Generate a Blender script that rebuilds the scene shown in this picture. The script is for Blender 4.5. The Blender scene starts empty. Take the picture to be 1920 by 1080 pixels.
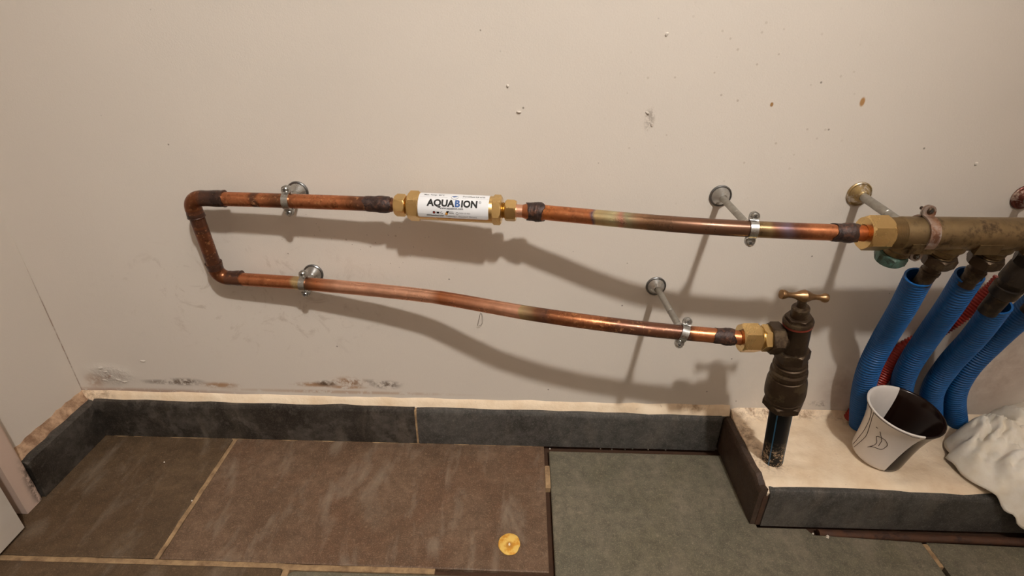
import bpy, bmesh, math, random
import numpy as np
from mathutils import Vector, Matrix
random.seed(7); rng = np.random.default_rng(7)

# ------------------------------------------------------------------ camera, world, exposure
scn = bpy.context.scene
COL = scn.collection
PITCH, YAW, ROLL, FPX, CAMH = math.radians(27.739), math.radians(0.933), math.radians(0.768), 1006.0, 0.76
def cam_axes():
    cy, sy = math.cos(YAW), math.sin(YAW)
    f0 = Vector((-sy, cy, 0)); r0 = Vector((cy, sy, 0)); u0 = Vector((0, 0, 1))
    f = f0*math.cos(PITCH) - u0*math.sin(PITCH); u = u0*math.cos(PITCH) + f0*math.sin(PITCH)
    return r0*math.cos(ROLL) + u*math.sin(ROLL), u*math.cos(ROLL) - r0*math.sin(ROLL), f
RT, UP, FW = cam_axes()
CPOS = Vector((0, 0, CAMH))
cd = bpy.data.cameras.new('camera'); cam = bpy.data.objects.new('camera', cd); COL.objects.link(cam)
cd.sensor_width = 36; cd.lens = FPX/1920*36; cd.clip_start = 0.01
cam.matrix_world = Matrix(((RT.x, UP.x, -FW.x, CPOS.x), (RT.y, UP.y, -FW.y, CPOS.y), (RT.z, UP.z, -FW.z, CPOS.z), (0, 0, 0, 1)))
scn.camera = cam
w = bpy.data.worlds.new('world'); scn.world = w; w.use_nodes = True
w.node_tree.nodes['Background'].inputs[0].default_value = (0.02, 0.018, 0.016, 1)
vs = scn.view_settings
vs.view_transform = 'Standard'; vs.look = 'None'; vs.gamma = 1; vs.use_curve_mapping = False
vs.exposure = -0.03
LAMP = Vector((0.51, -0.66, 2.24)); AIM = Vector((-.12, .80, .55)); SPOT_W = 118.0; LAMP_R = .05; LAMP_STRENGTH = 470.0
ld = bpy.data.lights.new('vignette_spot', 'SPOT'); ld.energy = SPOT_W; ld.color = (1.0, .975, .93); ld.shadow_soft_size = .045  # added spot, dims the wall edges in place of lens vignetting
ld.spot_size = math.radians(50); ld.spot_blend = 1.0
lo_ = bpy.data.objects.new('vignette_spot', ld); COL.objects.link(lo_); lo_.location = LAMP+(AIM-LAMP).normalized()*(LAMP_R+.004)
lo_.rotation_euler = (AIM-LAMP).to_track_quat('-Z', 'Y').to_euler()

# pixel -> point on a known plane
def pray(px, py): return RT*((px-960)/FPX) + UP*((540-py)/FPX) + FW
def on(px, py, ax, v):
    d = pray(px, py); return CPOS + d*((v-CPOS[ax])/d[ax])
def on_y(px, py, y): return on(px, py, 1, y)
def on_z(px, py, z): return on(px, py, 2, z)
def proj(p):
    d = Vector(p)-CPOS; c = d.dot(FW); return 960+FPX*d.dot(RT)/c, 540-FPX*d.dot(UP)/c

WALL = 0.80; LEFT = -0.835; RIGHT = 1.85; FRONT = -1.9; TOP = 2.40; LEDGE = 0.086

# ------------------------------------------------------------------ material helpers
def lin(*c): return tuple((x/255/12.92 if x/255 <= .04045 else ((x/255+.055)/1.055)**2.4) for x in c)
class NT:
    def __init__(s, name):
        s.m = bpy.data.materials.new(name); s.m.use_nodes = True
        s.t = s.m.node_tree; s.b = s.t.nodes['Principled BSDF']
        s.pos = s.t.nodes.new('ShaderNodeNewGeometry').outputs['Position']
    def n(s, typ, **kw):
        x = s.t.nodes.new(typ)
        for k, v in kw.items(): setattr(x, k, v)
        return x
    def l(s, a, b): s.t.links.new(a, b)
    def put(s, sock, v):
        if hasattr(v, 'is_linked') or isinstance(v, bpy.types.NodeSocket): s.l(v, sock)
        elif isinstance(v, (tuple, list)) and len(v) == 3 and sock.type == 'RGBA': sock.default_value = (*v, 1)
        else: sock.default_value = v
    def noise(s, scale, detail=4, rough=.55, vec=None, dist=0):
        x = s.n('ShaderNodeTexNoise'); s.l(vec or s.pos, x.inputs['Vector'])
        x.inputs['Scale'].default_value = scale; x.inputs['Detail'].default_value = detail
        x.inputs['Roughness'].default_value = rough; x.inputs['Distortion'].default_value = dist
        return x.outputs[0]
    def map(s, v, a, b, c=0., d=1., smooth=False):
        x = s.n('ShaderNodeMapRange'); s.put(x.inputs[0], v)
        if smooth: x.interpolation_type = 'SMOOTHSTEP'
        for i, q in zip((1, 2, 3, 4), (a, b, c, d)): x.inputs[i].default_value = q
        return x.outputs[0]
    def math(s, op, a, b=0.):
        x = s.n('ShaderNodeMath', operation=op); s.put(x.inputs[0], a); s.put(x.inputs[1], b); return x.outputs[0]
    def mix(s, f, a, b, blend='MIX'):
        x = s.n('ShaderNodeMix', data_type='RGBA', blend_type=blend)
        s.put(x.inputs[0], f); s.put(x.inputs[6], a); s.put(x.inputs[7], b); return x.outputs[2]
    def bump(s, h, strength=.3, dist=.001, prev=None):
        x = s.n('ShaderNodeBump'); s.put(x.inputs['Height'], h)
        x.inputs['Strength'].default_value = strength; x.inputs['Distance'].default_value = dist
        if prev is not None: s.l(prev, x.inputs['Normal'])
        return x.outputs[0]
    def vec(s, scale=(1, 1, 1), off=(0, 0, 0), rot=(0, 0, 0), src=None):
        x = s.n('ShaderNodeMapping', vector_type='POINT'); s.l(src or s.pos, x.inputs[0])
        x.inputs[1].default_value = off; x.inputs[2].default_value = rot; x.inputs[3].default_value = scale
        return x.outputs[0]
    def blob(s, c, r, soft=.35):
        """1 inside an ellipsoid at c with radii r, fading to 0 outside"""
        v = s.vec(scale=tuple(1/q for q in r), off=tuple(-a/q for a, q in zip(c, r)))
        x = s.n('ShaderNodeVectorMath', operation='LENGTH'); s.l(v, x.inputs[0])
        return s.map(x.outputs['Value'], soft, 1.0, 1., 0., True)
    def done(s, col=None, rough=.5, metal=0., normal=None, **kw):
        if col is not None: s.put(s.b.inputs['Base Color'], col)
        s.put(s.b.inputs['Roughness'], rough); s.put(s.b.inputs['Metallic'], metal)
        if normal is not None: s.l(normal, s.b.inputs['Normal'])
        for k, v in kw.items(): s.put(s.b.inputs[k.replace('_', ' ')], v)
        return s.m

# -- painted walls
def wall_mat(name, base, stains=True):
    t = NT(name)
    big = t.noise(2.2, 3); fine = t.noise(420, 3, .6); mid = t.noise(60, 4, .6)
    c = t.mix(t.map(big, .3, .7), tuple(x*.965 for x in base), tuple(min(1, x*1.03) for x in base))
    nrm = t.bump(fine, .30, .0007); nrm = t.bump(mid, .15, .0012, nrm)
    if stains:
        g1 = t.noise(95, 6, .7); g2 = t.noise(60, 7, .72, dist=.25)
        def add(c, px, py, rx, rz, col, th=.47, amt=.85, n=g2):
            p = on_y(px, py, WALL)
            m = t.math('MULTIPLY', t.blob(p, (rx, .03, rz), .15), t.map(n, th-.04, th+.07, 0, min(1, amt*1.15)))
            return t.mix(m, c, col)
        dk, br, gy = lin(92, 72, 55), lin(158, 112, 66), lin(120, 104, 92)
        for a in [(345, 716, .050, .012, dk, .45, .8), (300, 716, .05, .008, gy, .48, .6), (412, 722, .05, .010, br, .44, .7),
                  (590, 721, .055, .008, br, .45, .7), (612, 719, .03, .010, dk, .46, .85), (655, 716, .045, .016, br, .49, .75),
                  (650, 726, .05, .006, br, .43, .7), (725, 722, .035, .013, dk, .47, .75), (690, 718, .08, .012, gy, .52, .5),
                  (205, 705, .035, .012, lin(150, 110, 85), .52, .7), (164, 738, .02, .012, lin(110, 72, 50), .42, .9),
                  (1490, 758, .03, .009, dk, .5, .6), (1545, 757, .04, .010, dk, .5, .6), (270, 733, .28, .010, lin(165, 124, 98), .40, .55), (178, 714, .025, .025, lin(176, 140, 114), .46, .5), (640, 735, .30, .006, lin(178, 140, 108), .44, .5)]:
            c = add(c, *a)
        g3 = t.noise(9, 5, .7)
        for a in [(1840, 680, .16, .16, lin(128, 98, 80), .30, .9), (1575, 720, .05, .09, lin(136, 108, 90), .36, .7)]:
            p = on_y(a[0], a[1], WALL); m = t.math('MULTIPLY', t.blob(p, (a[2], .05, a[3]), .1), t.map(g3, a[5], a[5]+.35, 0, a[6])); c = t.mix(m, c, a[4])
        # pimples and fly specks
        vor = t.n('ShaderNodeTexVoronoi'); t.l(t.vec((1, .2, 1)), vor.inputs['Vector']); vor.inputs['Scale'].default_value = 75
        spot = t.map(vor.outputs['Distance'], .09, .17, 1, 0, True)
        sel = t.n('ShaderNodeSeparateColor'); t.l(vor.outputs['Color'], sel.inputs[0])
        spot = t.math('MULTIPLY', spot, t.map(sel.outputs[0], .60, .62))
        reg = t.blob(on_y(1390, 190, WALL), (.24, .05, .17), .2)
        reg = t.math('MAXIMUM', reg, t.blob(on_y(1260, 300, WALL), (.14, .05, .09), .2))
        reg = t.math('MAXIMUM', reg, t.blob(on_y(730, 460, WALL), (.20, .05, .07), .2))
        c = t.mix(t.math('MULTIPLY', t.math('MULTIPLY', spot, reg), .42), c, lin(140, 118, 92))
        v2 = t.n('ShaderNodeTexVoronoi'); t.l(t.vec((1, .2, 1)), v2.inputs['Vector']); v2.inputs['Scale'].default_value = 34
        s2 = t.n('ShaderNodeSeparateColor'); t.l(v2.outputs['Color'], s2.inputs[0])
        sp2 = t.math('MULTIPLY', t.map(v2.outputs['Distance'], .035, .065, 1, 0, True), t.map(s2.outputs[0], .86, .88))
        c = t.mix(t.math('MULTIPLY', sp2, .65), c, lin(84, 68, 52))
        v3 = t.n('ShaderNodeTexVoronoi'); t.l(t.vec((1, .2, 1)), v3.inputs['Vector']); v3.inputs['Scale'].default_value = 150
        s3 = t.n('ShaderNodeSeparateColor'); t.l(v3.outputs['Color'], s3.inputs[0])
        sp3 = t.math('MULTIPLY', t.map(v3.outputs['Distance'], .07, .13, 1, 0, True), t.map(s3.outputs[0], .74, .76))
        c = t.mix(t.math('MULTIPLY', t.math('MULTIPLY', sp3, .7), t.math('MAXIMUM', t.blob(on_y(730, 460, WALL), (.17, .05, .075), .2), t.blob(on_y(560, 430, WALL), (.10, .05, .05), .2))), c, lin(88, 72, 56))
        c = t.mix(t.math('MULTIPLY', t.blob((LEFT, WALL, .2), (.0035, .02, .24), .3), t.map(t.noise(45, 6, .7), .38, .56, .1, .75)), c, lin(118, 84, 62))
        # chipped paint patch and ochre drip, faint water marks
        p = on_y(1218, 224, WALL)
        c = t.mix(t.math('MULTIPLY', t.blob(p, (.010, .03, .022), .3), t.map(g1, .46, .54, 0, .5)), c, lin(120, 105, 92))
        c = t.mix(t.blob(on_y(1617, 191, WALL), (.0045, .03, .008), .5), c, lin(170, 128, 82))
        c = t.mix(t.blob(on_y(1447, 196, WALL), (.003, .03, .004), .5), c, lin(150, 112, 70))
        c = t.mix(t.math('MULTIPLY', t.blob(on_y(480, 560, WALL), (.35, .05, .16), .2), t.map(t.noise(16, 6, .7, dist=2), .55, .66, 0, .35)), c, lin(150, 128, 110))
        # blistered paint low down on the left
        bl = t.math('MULTIPLY', t.blob(on_y(205, 703, WALL), (.06, .05, .03), .2), t.noise(140, 5, .7))
        nrm = t.bump(bl, .9, .006, nrm)
    return t.done(c, .62, 0, nrm, Specular_IOR_Level=.3)
WALLC = lin(212, 202, 191)
M = {}
M['wall'] = wall_mat('painted_wall', WALLC)
M['wall_plain'] = wall_mat('painted_wall_plain', WALLC, False)
t = NT('ceiling_paint'); M['ceil'] = t.done(lin(225, 215, 205), .8)

t = NT('cream_plaster')
c = t.mix(t.map(t.noise(14, 5, .65), .38, .66), lin(242, 222, 195), lin(224, 198, 166))
c = t.mix(t.map(t.noise(40, 6, .75, dist=1.5), .64, .74, 0, .7), c, lin(96, 66, 44))
for px, py, rx, ry in ((1300, 762, .06, .02), (1420, 772, .05, .03), (1600, 785, .06, .02), (1420, 850, .03, .05), (1450, 866, .035, .03), (1395, 800, .025, .07), (1480, 775, .10, .018), (175, 748, .05, .03), (100, 790, .03, .12)):
    p = on_z(px, py, .09)
    c = t.mix(t.math('MULTIPLY', t.blob(p, (rx, ry, .05), .2), t.map(t.noise(75, 7, .75, dist=.3), .44, .62, 0, .75)), c, lin(128, 88, 54))
nrm = t.bump(t.noise(45, 6, .6), .5, .004); nrm = t.bump(t.noise(260, 3), .3, .0008, nrm)
M['plaster'] = t.done(c, .75, 0, nrm)

t = NT('stained_plaster')
c = t.mix(t.map(t.noise(35, 6, .7), .36, .62), lin(200, 166, 134), lin(124, 92, 68))
M['dirty_plaster'] = t.done(c, .8, 0, t.bump(t.noise(90, 6, .7), .6, .003))
def slate(name, a, b, blot=None, rough=.55, haze=.35, flake=None):
    t = NT(name)
    n1 = t.noise(9, 6, .65, dist=.6); n2 = t.noise(55, 5, .7); n3 = t.noise(520, 2, .5)
    c = t.mix(t.map(n1, .33, .68), a, b)
    if blot: c = t.mix(t.map(t.noise(6, 4, .6, dist=.8), .46, .62, 0, .8), c, blot)
    if flake: c = t.mix(t.map(t.noise(16, 7, .75), .49, .54, 0, .75), c, flake)
    c = t.mix(t.map(n2, .35, .70, 0, .75), c, tuple(x*.55 for x in a))
    c = t.mix(t.map(t.noise(170, 4, .7), .55, .72, 0, .5), c, tuple(min(1, x*1.6) for x in b))
    c = t.mix(t.map(n3, .52, .75, 0, .38), c, tuple(min(1, x*2.0) for x in b))
    st = t.noise(1, 5, .6, vec=t.vec((26, 9, 9), rot=(0, 0, .9)), dist=.5)
    c = t.mix(t.map(st, .52, .76, 0, haze), c, lin(150, 136, 120))
    nrm = t.bump(n2, .25, .0015); nrm = t.bump(n3, .35, .0005, nrm)
    return t.done(c, t.map(n1, .3, .7, rough-.06, rough+.1), 0, nrm, Specular_IOR_Level=.35)
M['tile_olive'] = slate('slate_tile_olive', lin(80, 63, 46), lin(104, 84, 62), lin(88, 68, 48))
M['tile_brown'] = slate('slate_tile_brown', lin(98, 76, 58), lin(126, 102, 82), lin(106, 78, 58), haze=.6)
M['tile_green'] = slate('slate_tile_green', lin(98, 94, 79), lin(124, 115, 98), lin(108, 101, 82))
M['skirt'] = slate('slate_skirting_dark', lin(44, 39, 34), lin(72, 66, 60), lin(34, 29, 24), .42, .2, lin(88, 82, 76))
M['skirt_grey'] = slate('slate_skirting_grey', lin(62, 60, 57), lin(92, 88, 83), lin(54, 51, 48), .45, .2, lin(84, 81, 77))
M['skirt_brown'] = slate('slate_skirting_brown', lin(58, 44, 36), lin(84, 66, 54), lin(50, 36, 28), .5, .2)
t = NT('sandy_grout')
c = t.mix(t.map(t.noise(40, 5, .7), .35, .65), lin(176, 146, 108), lin(120, 94, 68))
M['grout'] = t.done(c, .9, 0, t.bump(t.noise(300, 3), .5, .001))
t = NT('dirty_mortar'); M['mortar'] = t.done(t.mix(t.noise(60), lin(52, 34, 22), lin(84, 56, 36)), .95, 0, t.bump(t.noise(200), .5, .002))
t = NT('door_paint'); M['door'] = t.done(t.mix(t.map(t.noise(12), .3, .7), lin(208, 200, 190), lin(196, 186, 174)), .45)
t = NT('casing_paint')
p = on_z(60, 930, .02)
M['casing'] = t.done(t.mix(t.math('MULTIPLY', t.blob((-.812, .632, .03), (.02, .022, .09), .2), t.map(t.noise(90, 6, .7), .42, .55)), lin(205, 180, 164), lin(58, 46, 38)), .6)

# -- metals
def copper(name):
    t = NT(name)
    a = t.n('ShaderNodeAttribute', attribute_name='Col')
    n = t.noise(120, 6, .7, dist=.8); n2 = t.noise(28, 5, .65)
    m = t.math('MULTIPLY', t.map(n, .50, .74, 0, .85), a.outputs['Alpha'])
    c = t.mix(m, a.outputs['Color'], (.05, .018, .010))
    m2 = t.math('MULTIPLY', t.map(t.noise(170, 5, .6), .56, .68, 0, .8), a.outputs['Alpha'])
    c = t.mix(m2, c, (.80, .40, .18))
    c = t.mix(t.map(n2, .4, .7, 0, .35), c, tuple([.20, .07, .03]))
    r = t.map(n2, .3, .7, .22, .40)
    met = t.n('ShaderNodeSeparateColor'); t.l(a.outputs['Color'], met.inputs[0])
    return t.done(c, r, t.map(met.outputs[0], .04, .25, .35, .92), t.bump(n, .12, .0006))
M['copper'] = copper('heat_tinted_copper')
def metal(name, a, b, rough, met=1., sc=40, bump=.1, third=None):
    t = NT(name); n = t.noise(sc, 6, .65, dist=.6)
    c = t.mix(t.map(n, .35, .68), a, b)
    if third: c = t.mix(t.map(t.noise(sc*.7+11, 5, .7), .52, .62, 0, .9), c, third)
    return t.done(c, t.map(n, .3, .7, rough*.8, rough*1.25), met, t.bump(t.noise(sc*6, 3), bump, .0006))
M['flux'] = metal('burnt_flux', (.020, .012, .011), (.065, .034, .026), .42, .35, 150, .8, (.12, .05, .03))
M['brass'] = metal('bright_brass', (.78, .55, .25), (.68, .46, .19), .28, 1., 22, .05)
M['brass_thread'] = metal('brass_thread', (.50, .32, .10), (.62, .40, .14), .3)
M['brass_old'] = metal('aged_brass', (.26, .175, .085), (.17, .115, .058), .45, .85, 22, .2, (.07, .045, .026))
M['bronze'] = metal('dark_bronze', (.050, .031, .019), (.075, .047, .027), .42, .7, 45, .3, (.12, .085, .05))
M['bronze_handle'] = metal('worn_bronze_handle', (.36, .22, .11), (.24, .14, .07), .36, .95, 45, .1)
M['verdigris'] = metal('verdigris_brass', (.055, .075, .055), (.10, .22, .18), .6, .25, 70, .5, (.035, .04, .03))
M['zinc'] = metal('zinc_plated_steel', (.58, .58, .56), (.44, .44, .43), .28, 1., 60, .08)
M['zinc_rod'] = metal('dull_zinc_rod', (.42, .40, .36), (.34, .32, .28), .45, .85, 80, .15)
M['plate_rim'] = metal('dark_steel_rim', (.16, .158, .155), (.24, .238, .235), .3, .9, 60)
M['rust_clamp'] = metal('rusty_clamp_steel', (.26, .13, .07), (.38, .34, .31), .5, .6, 50, .4, (.14, .055, .025))
M['rust'] = metal('rust_brown_bar', (.060, .024, .012), (.10, .042, .02), .75, .15, 40, .8, (.03, .013, .008))
M['dark_fit'] = metal('dark_fitting', (.03, .022, .016), (.055, .04, .028), .5, .6, 40, .3, (.09, .06, .035))  # dark tone for the far outlet fittings
M['red_plate'] = metal('dark_red_plate', (.10, .022, .014), (.16, .05, .03), .4, .5, 70, .2, (.55, .42, .34))
M['old_plate'] = metal('paint_spattered_brass', (.42, .30, .13), (.26, .17, .08), .35, .7, 90, .2, (.72, .66, .58))
t = NT('red_fibre_washer'); M['washer'] = t.done(lin(120, 44, 28), .6)
t = NT('black_polyethylene')
n = t.noise(160, 6, .7, dist=1)
m = t.math('MULTIPLY', t.blob((.432, .67, .10), (.06, .06, .055), .2), t.map(n, .52, .58))
M['pe'] = t.done(t.mix(m, (.003, .0035, .005), lin(200, 172, 140)), .45, 0, None, Specular_IOR_Level=.15)
t = NT('blue_stripe'); M['stripe'] = t.done((.01, .10, .20), .35)
def plastic(name, col, dirt):
    t = NT(name)
    c = t.mix(t.map(t.noise(30, 5, .7), .45, .75, 0, .35), col, tuple(x*.5 for x in col))
    if dirt:
        m = t.math('MULTIPLY', t.blob(on_z(1605, 775, .10), (.03, .03, .035), .2), t.map(t.noise(120, 4, .7), .5, .56))
        c = t.mix(m, c, lin(220, 205, 185))
    return t.done(c, .42, 0, None, Specular_IOR_Level=.4)
M['blue'] = plastic('blue_plastic', (.002, .078, .26), True)
M['red'] = plastic('red_plastic', (.30, .018, .010), False)
t = NT('white_glaze'); M['glaze'] = t.done(t.mix(t.map(t.noise(20), .3, .7), lin(226, 218, 210), lin(214, 206, 200)), .22)
t = NT('brown_glaze'); M['brown_glaze'] = t.done(t.mix(t.map(t.noise(30), .3, .7), (.010, .004, .0025), (.016, .007, .004)), .18, 0, None, Specular_IOR_Level=.28)
t = NT('brown_line'); M['line'] = t.done(lin(58, 36, 30), .5)
t = NT('white_cloth')
c = t.mix(t.map(t.noise(25, 5, .6), .35, .7), lin(246, 238, 226), lin(228, 215, 194))
M['cloth'] = t.done(c, .85, 0, t.bump(t.noise(700, 2), .25, .0005), Subsurface_Weight=.15, Subsurface_Radius=(.01, .008, .006), Subsurface_Scale=.4)
t = NT('yellow_disc')
c = t.mix(t.map(t.noise(75, 5, .6), .46, .60), lin(232, 192, 100), lin(216, 152, 52))
p = on_z(955, 1021, .002)
c = t.mix(t.blob(p, (.0075, .0085, .01), .45), c, lin(196, 140, 58)); c = t.mix(t.blob(p, (.0019, .0021, .01), .6), c, lin(245, 232, 205))  # recess shade painted into the dimple colour, nub painted pale
M['yellow'] = t.done(c, .55, 0, t.bump(t.noise(250), .3, .0006))
t = NT('white_crumb'); M['crumb'] = t.done(lin(225, 215, 200), .8)
t = NT('label_paper'); M['label'] = t.done(lin(228, 228, 230), .30)
for nm, cc in (('ink', (20, 18, 18)), ('ink_blue', (58, 92, 150)), ('ink_grey', (96, 96, 100)), ('ink_red', (150, 40, 30)), ('ink_gold', (214, 150, 60))):
    t = NT('print_'+nm); M[nm] = t.done(lin(*cc), .4)
t = NT('wire_black'); M['wire'] = t.done(lin(90, 80, 72), .5)
t = NT('lamp_glass'); e = t.b
e.inputs['Emission Color'].default_value = (1.0, .975, .93, 1); e.inputs['Emission Strength'].default_value = LAMP_STRENGTH
M['lamp'] = t.done((.9, .9, .9), .3)
t = NT('lamp_metal'); M['lamp_base'] = t.done((.6, .6, .6), .4, .8)

# ------------------------------------------------------------------ mesh helpers
def world_loc(o):
    v = Vector(o.location)
    while o.parent: o = o.parent; v = v + Vector(o.location)
    return v
class MB:
    def __init__(s): s.v = []; s.f = []; s.c = []; s.mi = []
    def add(s, vs, fs, cols=None, mi=0):
        k = len(s.v); s.v += [tuple(q) for q in vs]; s.f += [tuple(i+k for i in f) for f in fs]
        s.c += list(cols) if cols is not None else [(1, 1, 1, 0)]*len(vs); s.mi += [mi]*len(fs)
        return s
    def obj(s, name, mat, parent=None, origin=None, angle=38, col=False):
        me = bpy.data.meshes.new(name)
        o = bpy.data.objects.new(name, me); COL.objects.link(o)
        if parent is not None: o.parent = parent; off = world_loc(parent)
        else:
            if origin is None:
                a = np.array(s.v); origin = ((a[:, 0].min()+a[:, 0].max())/2, (a[:, 1].min()+a[:, 1].max())/2, a[:, 2].min())
            o.location = origin; off = Vector(origin)
        me.from_pydata([(x-off.x, y-off.y, z-off.z) for x, y, z in s.v], [], s.f)
        for mm in (mat if isinstance(mat, (list, tuple)) else [mat]): me.materials.append(mm)
        me.polygons.foreach_set('material_index', s.mi)
        if col:
            at = me.color_attributes.new('Col', 'FLOAT_COLOR', 'POINT')
            at.data.foreach_set('color', np.array(s.c, dtype=np.float32).ravel())
        me.update(); bm = bmesh.new(); bm.from_mesh(me); bmesh.ops.recalc_face_normals(bm, faces=bm.faces); bm.to_mesh(me); bm.free()
        me.shade_smooth(); me.set_sharp_from_angle(angle=math.radians(angle))
        return o
def frame(ax, ref=(0, 0, 1)):
    ax = Vector(ax).normalized(); r = Vector(ref)
    if abs(ax.dot(r)) > .97: r = Vector((0, 1, 0))
    u = (r-ax*ax.dot(r)).normalized(); return ax, u, ax.cross(u)
def tube(mb, path, rad, seg=24, caps=(True, True), cols=None, mi=0, close_loop=False):
    """path: list of points; rad: number or list; cols: function(i, ang)->rgba"""
    P = [Vector(p) for p in path]; n = len(P)
    R = rad if hasattr(rad, '__len__') else [rad]*n
    T = [(P[min(i+1, n-1)]-P[max(i-1, 0)]).normalized() for i in range(n)]
    ref = Vector((0, 0, 1)) if abs(T[0].z) < .95 else Vector((0, -1, 0))
    u = (ref-T[0]*T[0].dot(ref)).normalized()
    vs, cs, fs = [], [], []
    for i in range(n):
        u = (u-T[i]*T[i].dot(u)).normalized(); b = T[i].cross(u)
        for k in range(seg):
            a = 2*math.pi*k/seg
            r = R[i] if not callable(R[i]) else R[i](a)
            vs.append(P[i]+(u*math.cos(a)+b*math.sin(a))*r)
            cs.append(cols(i, a) if cols else (1, 1, 1, 0))
    for i in range(n-1):
        for k in range(seg):
            k2 = (k+1) % seg; fs.append((i*seg+k, i*seg+k2, (i+1)*seg+k2, (i+1)*seg+k))
    if caps[0]: fs.append(tuple(range(seg))[::-1])
    if caps[1]: fs.append(tuple((n-1)*seg+k for k in range(seg)))
    return mb.add(vs, fs, cs, mi)
def lathe(mb, o, ax, prof, seg=32, hexa=None, caps=(True, True), ref=(0, 0, 1), rot=0., mi=0):
    """prof: [(t, r)] along axis; hexa: set of ring indices whose r is the apothem of a hexagon"""
    ax, u, b = frame(ax, ref); o = Vector(o); vs, fs = [], []
    for i, (tt, r) in enumerate(prof):
        for k in range(seg):
            a = 2*math.pi*k/seg; rr = r
            if hexa and i in hexa:
                q = ((a+math.pi/6) % (math.pi/3))-math.pi/6; rr = min(r/math.cos(q), r*hexa[i])
            vs.append(o+ax*tt+(u*math.cos(a+rot)+b*math.sin(a+rot))*rr)
    n = len(prof)
    for i in range(n-1):
        for k in range(seg):
            k2 = (k+1) % seg; fs.append((i*seg+k, i*seg+k2, (i+1)*seg+k2, (i+1)*seg+k))
    if caps[0]: fs.append(tuple(range(seg))[::-1])
    if caps[1]: fs.append(tuple((n-1)*seg+k for k in range(seg)))
    return mb.add(vs, fs, None, mi)
def hexnut(mb, o, ax, t0, t1, ap, ref=(0, 0, 1), rot=0., hole=None, ch=.0022):
    pr = [(t0, ap*1.0), (t0+ch*.5, ap), (t0+ch, ap), (t1-ch, ap), (t1-ch*.5, ap), (t1, ap*1.0)]
    hx = {0: 1.0, 1: 1.07, 2: 1.16, 3: 1.16, 4: 1.07, 5: 1.0}
    if hole: pr = [(t0+.004, hole), (t0, hole)] + pr; hx = {k+2: v for k, v in hx.items()}
    return lathe(mb, o, ax, pr, 60, hx, (True, True), ref, rot)
def ring_box(mb, x0, x1, y0, y1, z0, z1):
    vs = [(x, y, z) for x in (x0, x1) for y in (y0, y1) for z in (z0, z1)]
    return mb.add(vs, [(0, 1, 3, 2), (4, 6, 7, 5), (0, 4, 5, 1), (2, 3, 7, 6), (0, 2, 6, 4), (1, 5, 7, 3)])
def grid(mb, fn, nu, nv, mi=0):
    vs = [fn(i/(nu-1), j/(nv-1)) for i in range(nu) for j in range(nv)]
    return mb.add(vs, [(i*nv+j, i*nv+j+1, (i+1)*nv+j+1, (i+1)*nv+j) for i in range(nu-1) for j in range(nv-1)], None, mi)
def polyslab(mb, pts, z0, z1, bev=.0015):
    """polygon slab whose top edge is chamfered"""
    n = len(pts); c = [Vector((p[0], p[1], 0)) for p in pts]; ins = []
    for i in range(n):
        d1 = (c[i]-c[i-1]).normalized(); d2 = (c[(i+1) % n]-c[i]).normalized()
        n1 = Vector((-d1.y, d1.x, 0)); n2 = Vector((-d2.y, d2.x, 0)); q = (n1+n2)
        ins.append(c[i]+q*(bev/max(.3, q.dot(n1))))
    vs = [(p.x, p.y, z0) for p in c]+[(p.x, p.y, z1-bev*.7) for p in c]+[(p.x, p.y, z1) for p in ins]
    fs = [tuple(range(n))[::-1], tuple(range(2*n, 3*n))]
    for k in (0, 1):
        for i in range(n): j = (i+1) % n; fs.append((k*n+i, k*n+j, (k+1)*n+j, (k+1)*n+i))
    return mb.add(vs, fs)
def empty(name, loc, label, cat, group=None):
    o = bpy.data.objects.new(name, None); COL.objects.link(o); o.location = loc; o.empty_display_size = .03
    o['label'] = label; o['category'] = cat
    if group: o['group'] = group
    return o
def tag(o, label, cat, group=None):
    o['label'] = label; o['category'] = cat
    if group: o['group'] = group
    return o
def struct(o, label=None):
    o['kind'] = 'structure'
    if label: o['label'] = label
    return o
def catmull(keys, n):
    """smooth resampled curve through 3D keys"""
    K = [Vector(k) for k in keys]; K = [K[0]*2-K[1]]+K+[K[-1]*2-K[-2]]
    out = []
    for i in range(1, len(K)-2):
        a, b, c, d = K[i-1:i+3]
        for j in range(16):
            s = j/16; out.append(.5*((2*b)+(c-a)*s+(2*a-5*b+4*c-d)*s*s+(3*b-a-3*c+d)*s**3))
    out.append(K[-2]); L = [0.]
    for p, q in zip(out, out[1:]): L.append(L[-1]+(q-p).length)
    res, A = [], np.array([tuple(p) for p in out])
    for s in np.linspace(0, L[-1], n): res.append(Vector([np.interp(s, L, A[:, k]) for k in range(3)]))
    return res
def smooth_noise(n, step, amp):
    k = rng.normal(0, amp, n//step+3); return np.interp(np.arange(n)/step, np.arange(len(k)), k)

# ------------------------------------------------------------------ room shell
def wall_grid(name, fn, nu, nv, mat): return struct(MB_grid(fn, nu, nv).obj(name, mat))
def MB_grid(fn, nu, nv): return grid(MB(), fn, nu, nv)
def slabwall(name, x0, x1, y0, y1, z0, z1, mat, label):
    return struct(ring_box(MB(), x0, x1, y0, y1, z0, z1).obj(name, mat), label)
wb = slabwall('wall_back', LEFT-.1, RIGHT+.1, WALL, WALL+.1, -.02, TOP, M['wall'], 'pinkish cream painted wall with stains and specks')
slabwall('wall_left', LEFT-.1, LEFT, FRONT-.1, WALL, -.02, TOP, M['wall_plain'], 'cream painted side wall beside the door')
slabwall('wall_right', RIGHT, RIGHT+.1, FRONT-.1, WALL, -.02, TOP, M['wall_plain'], 'cream painted wall')
slabwall('wall_front', LEFT, RIGHT, FRONT-.1, FRONT, -.02, TOP, M['wall_plain'], 'cream painted wall')
slabwall('ceiling', LEFT-.1, RIGHT+.1, FRONT-.1, WALL+.1, TOP, TOP+.1, M['ceil'], 'white ceiling')

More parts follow.
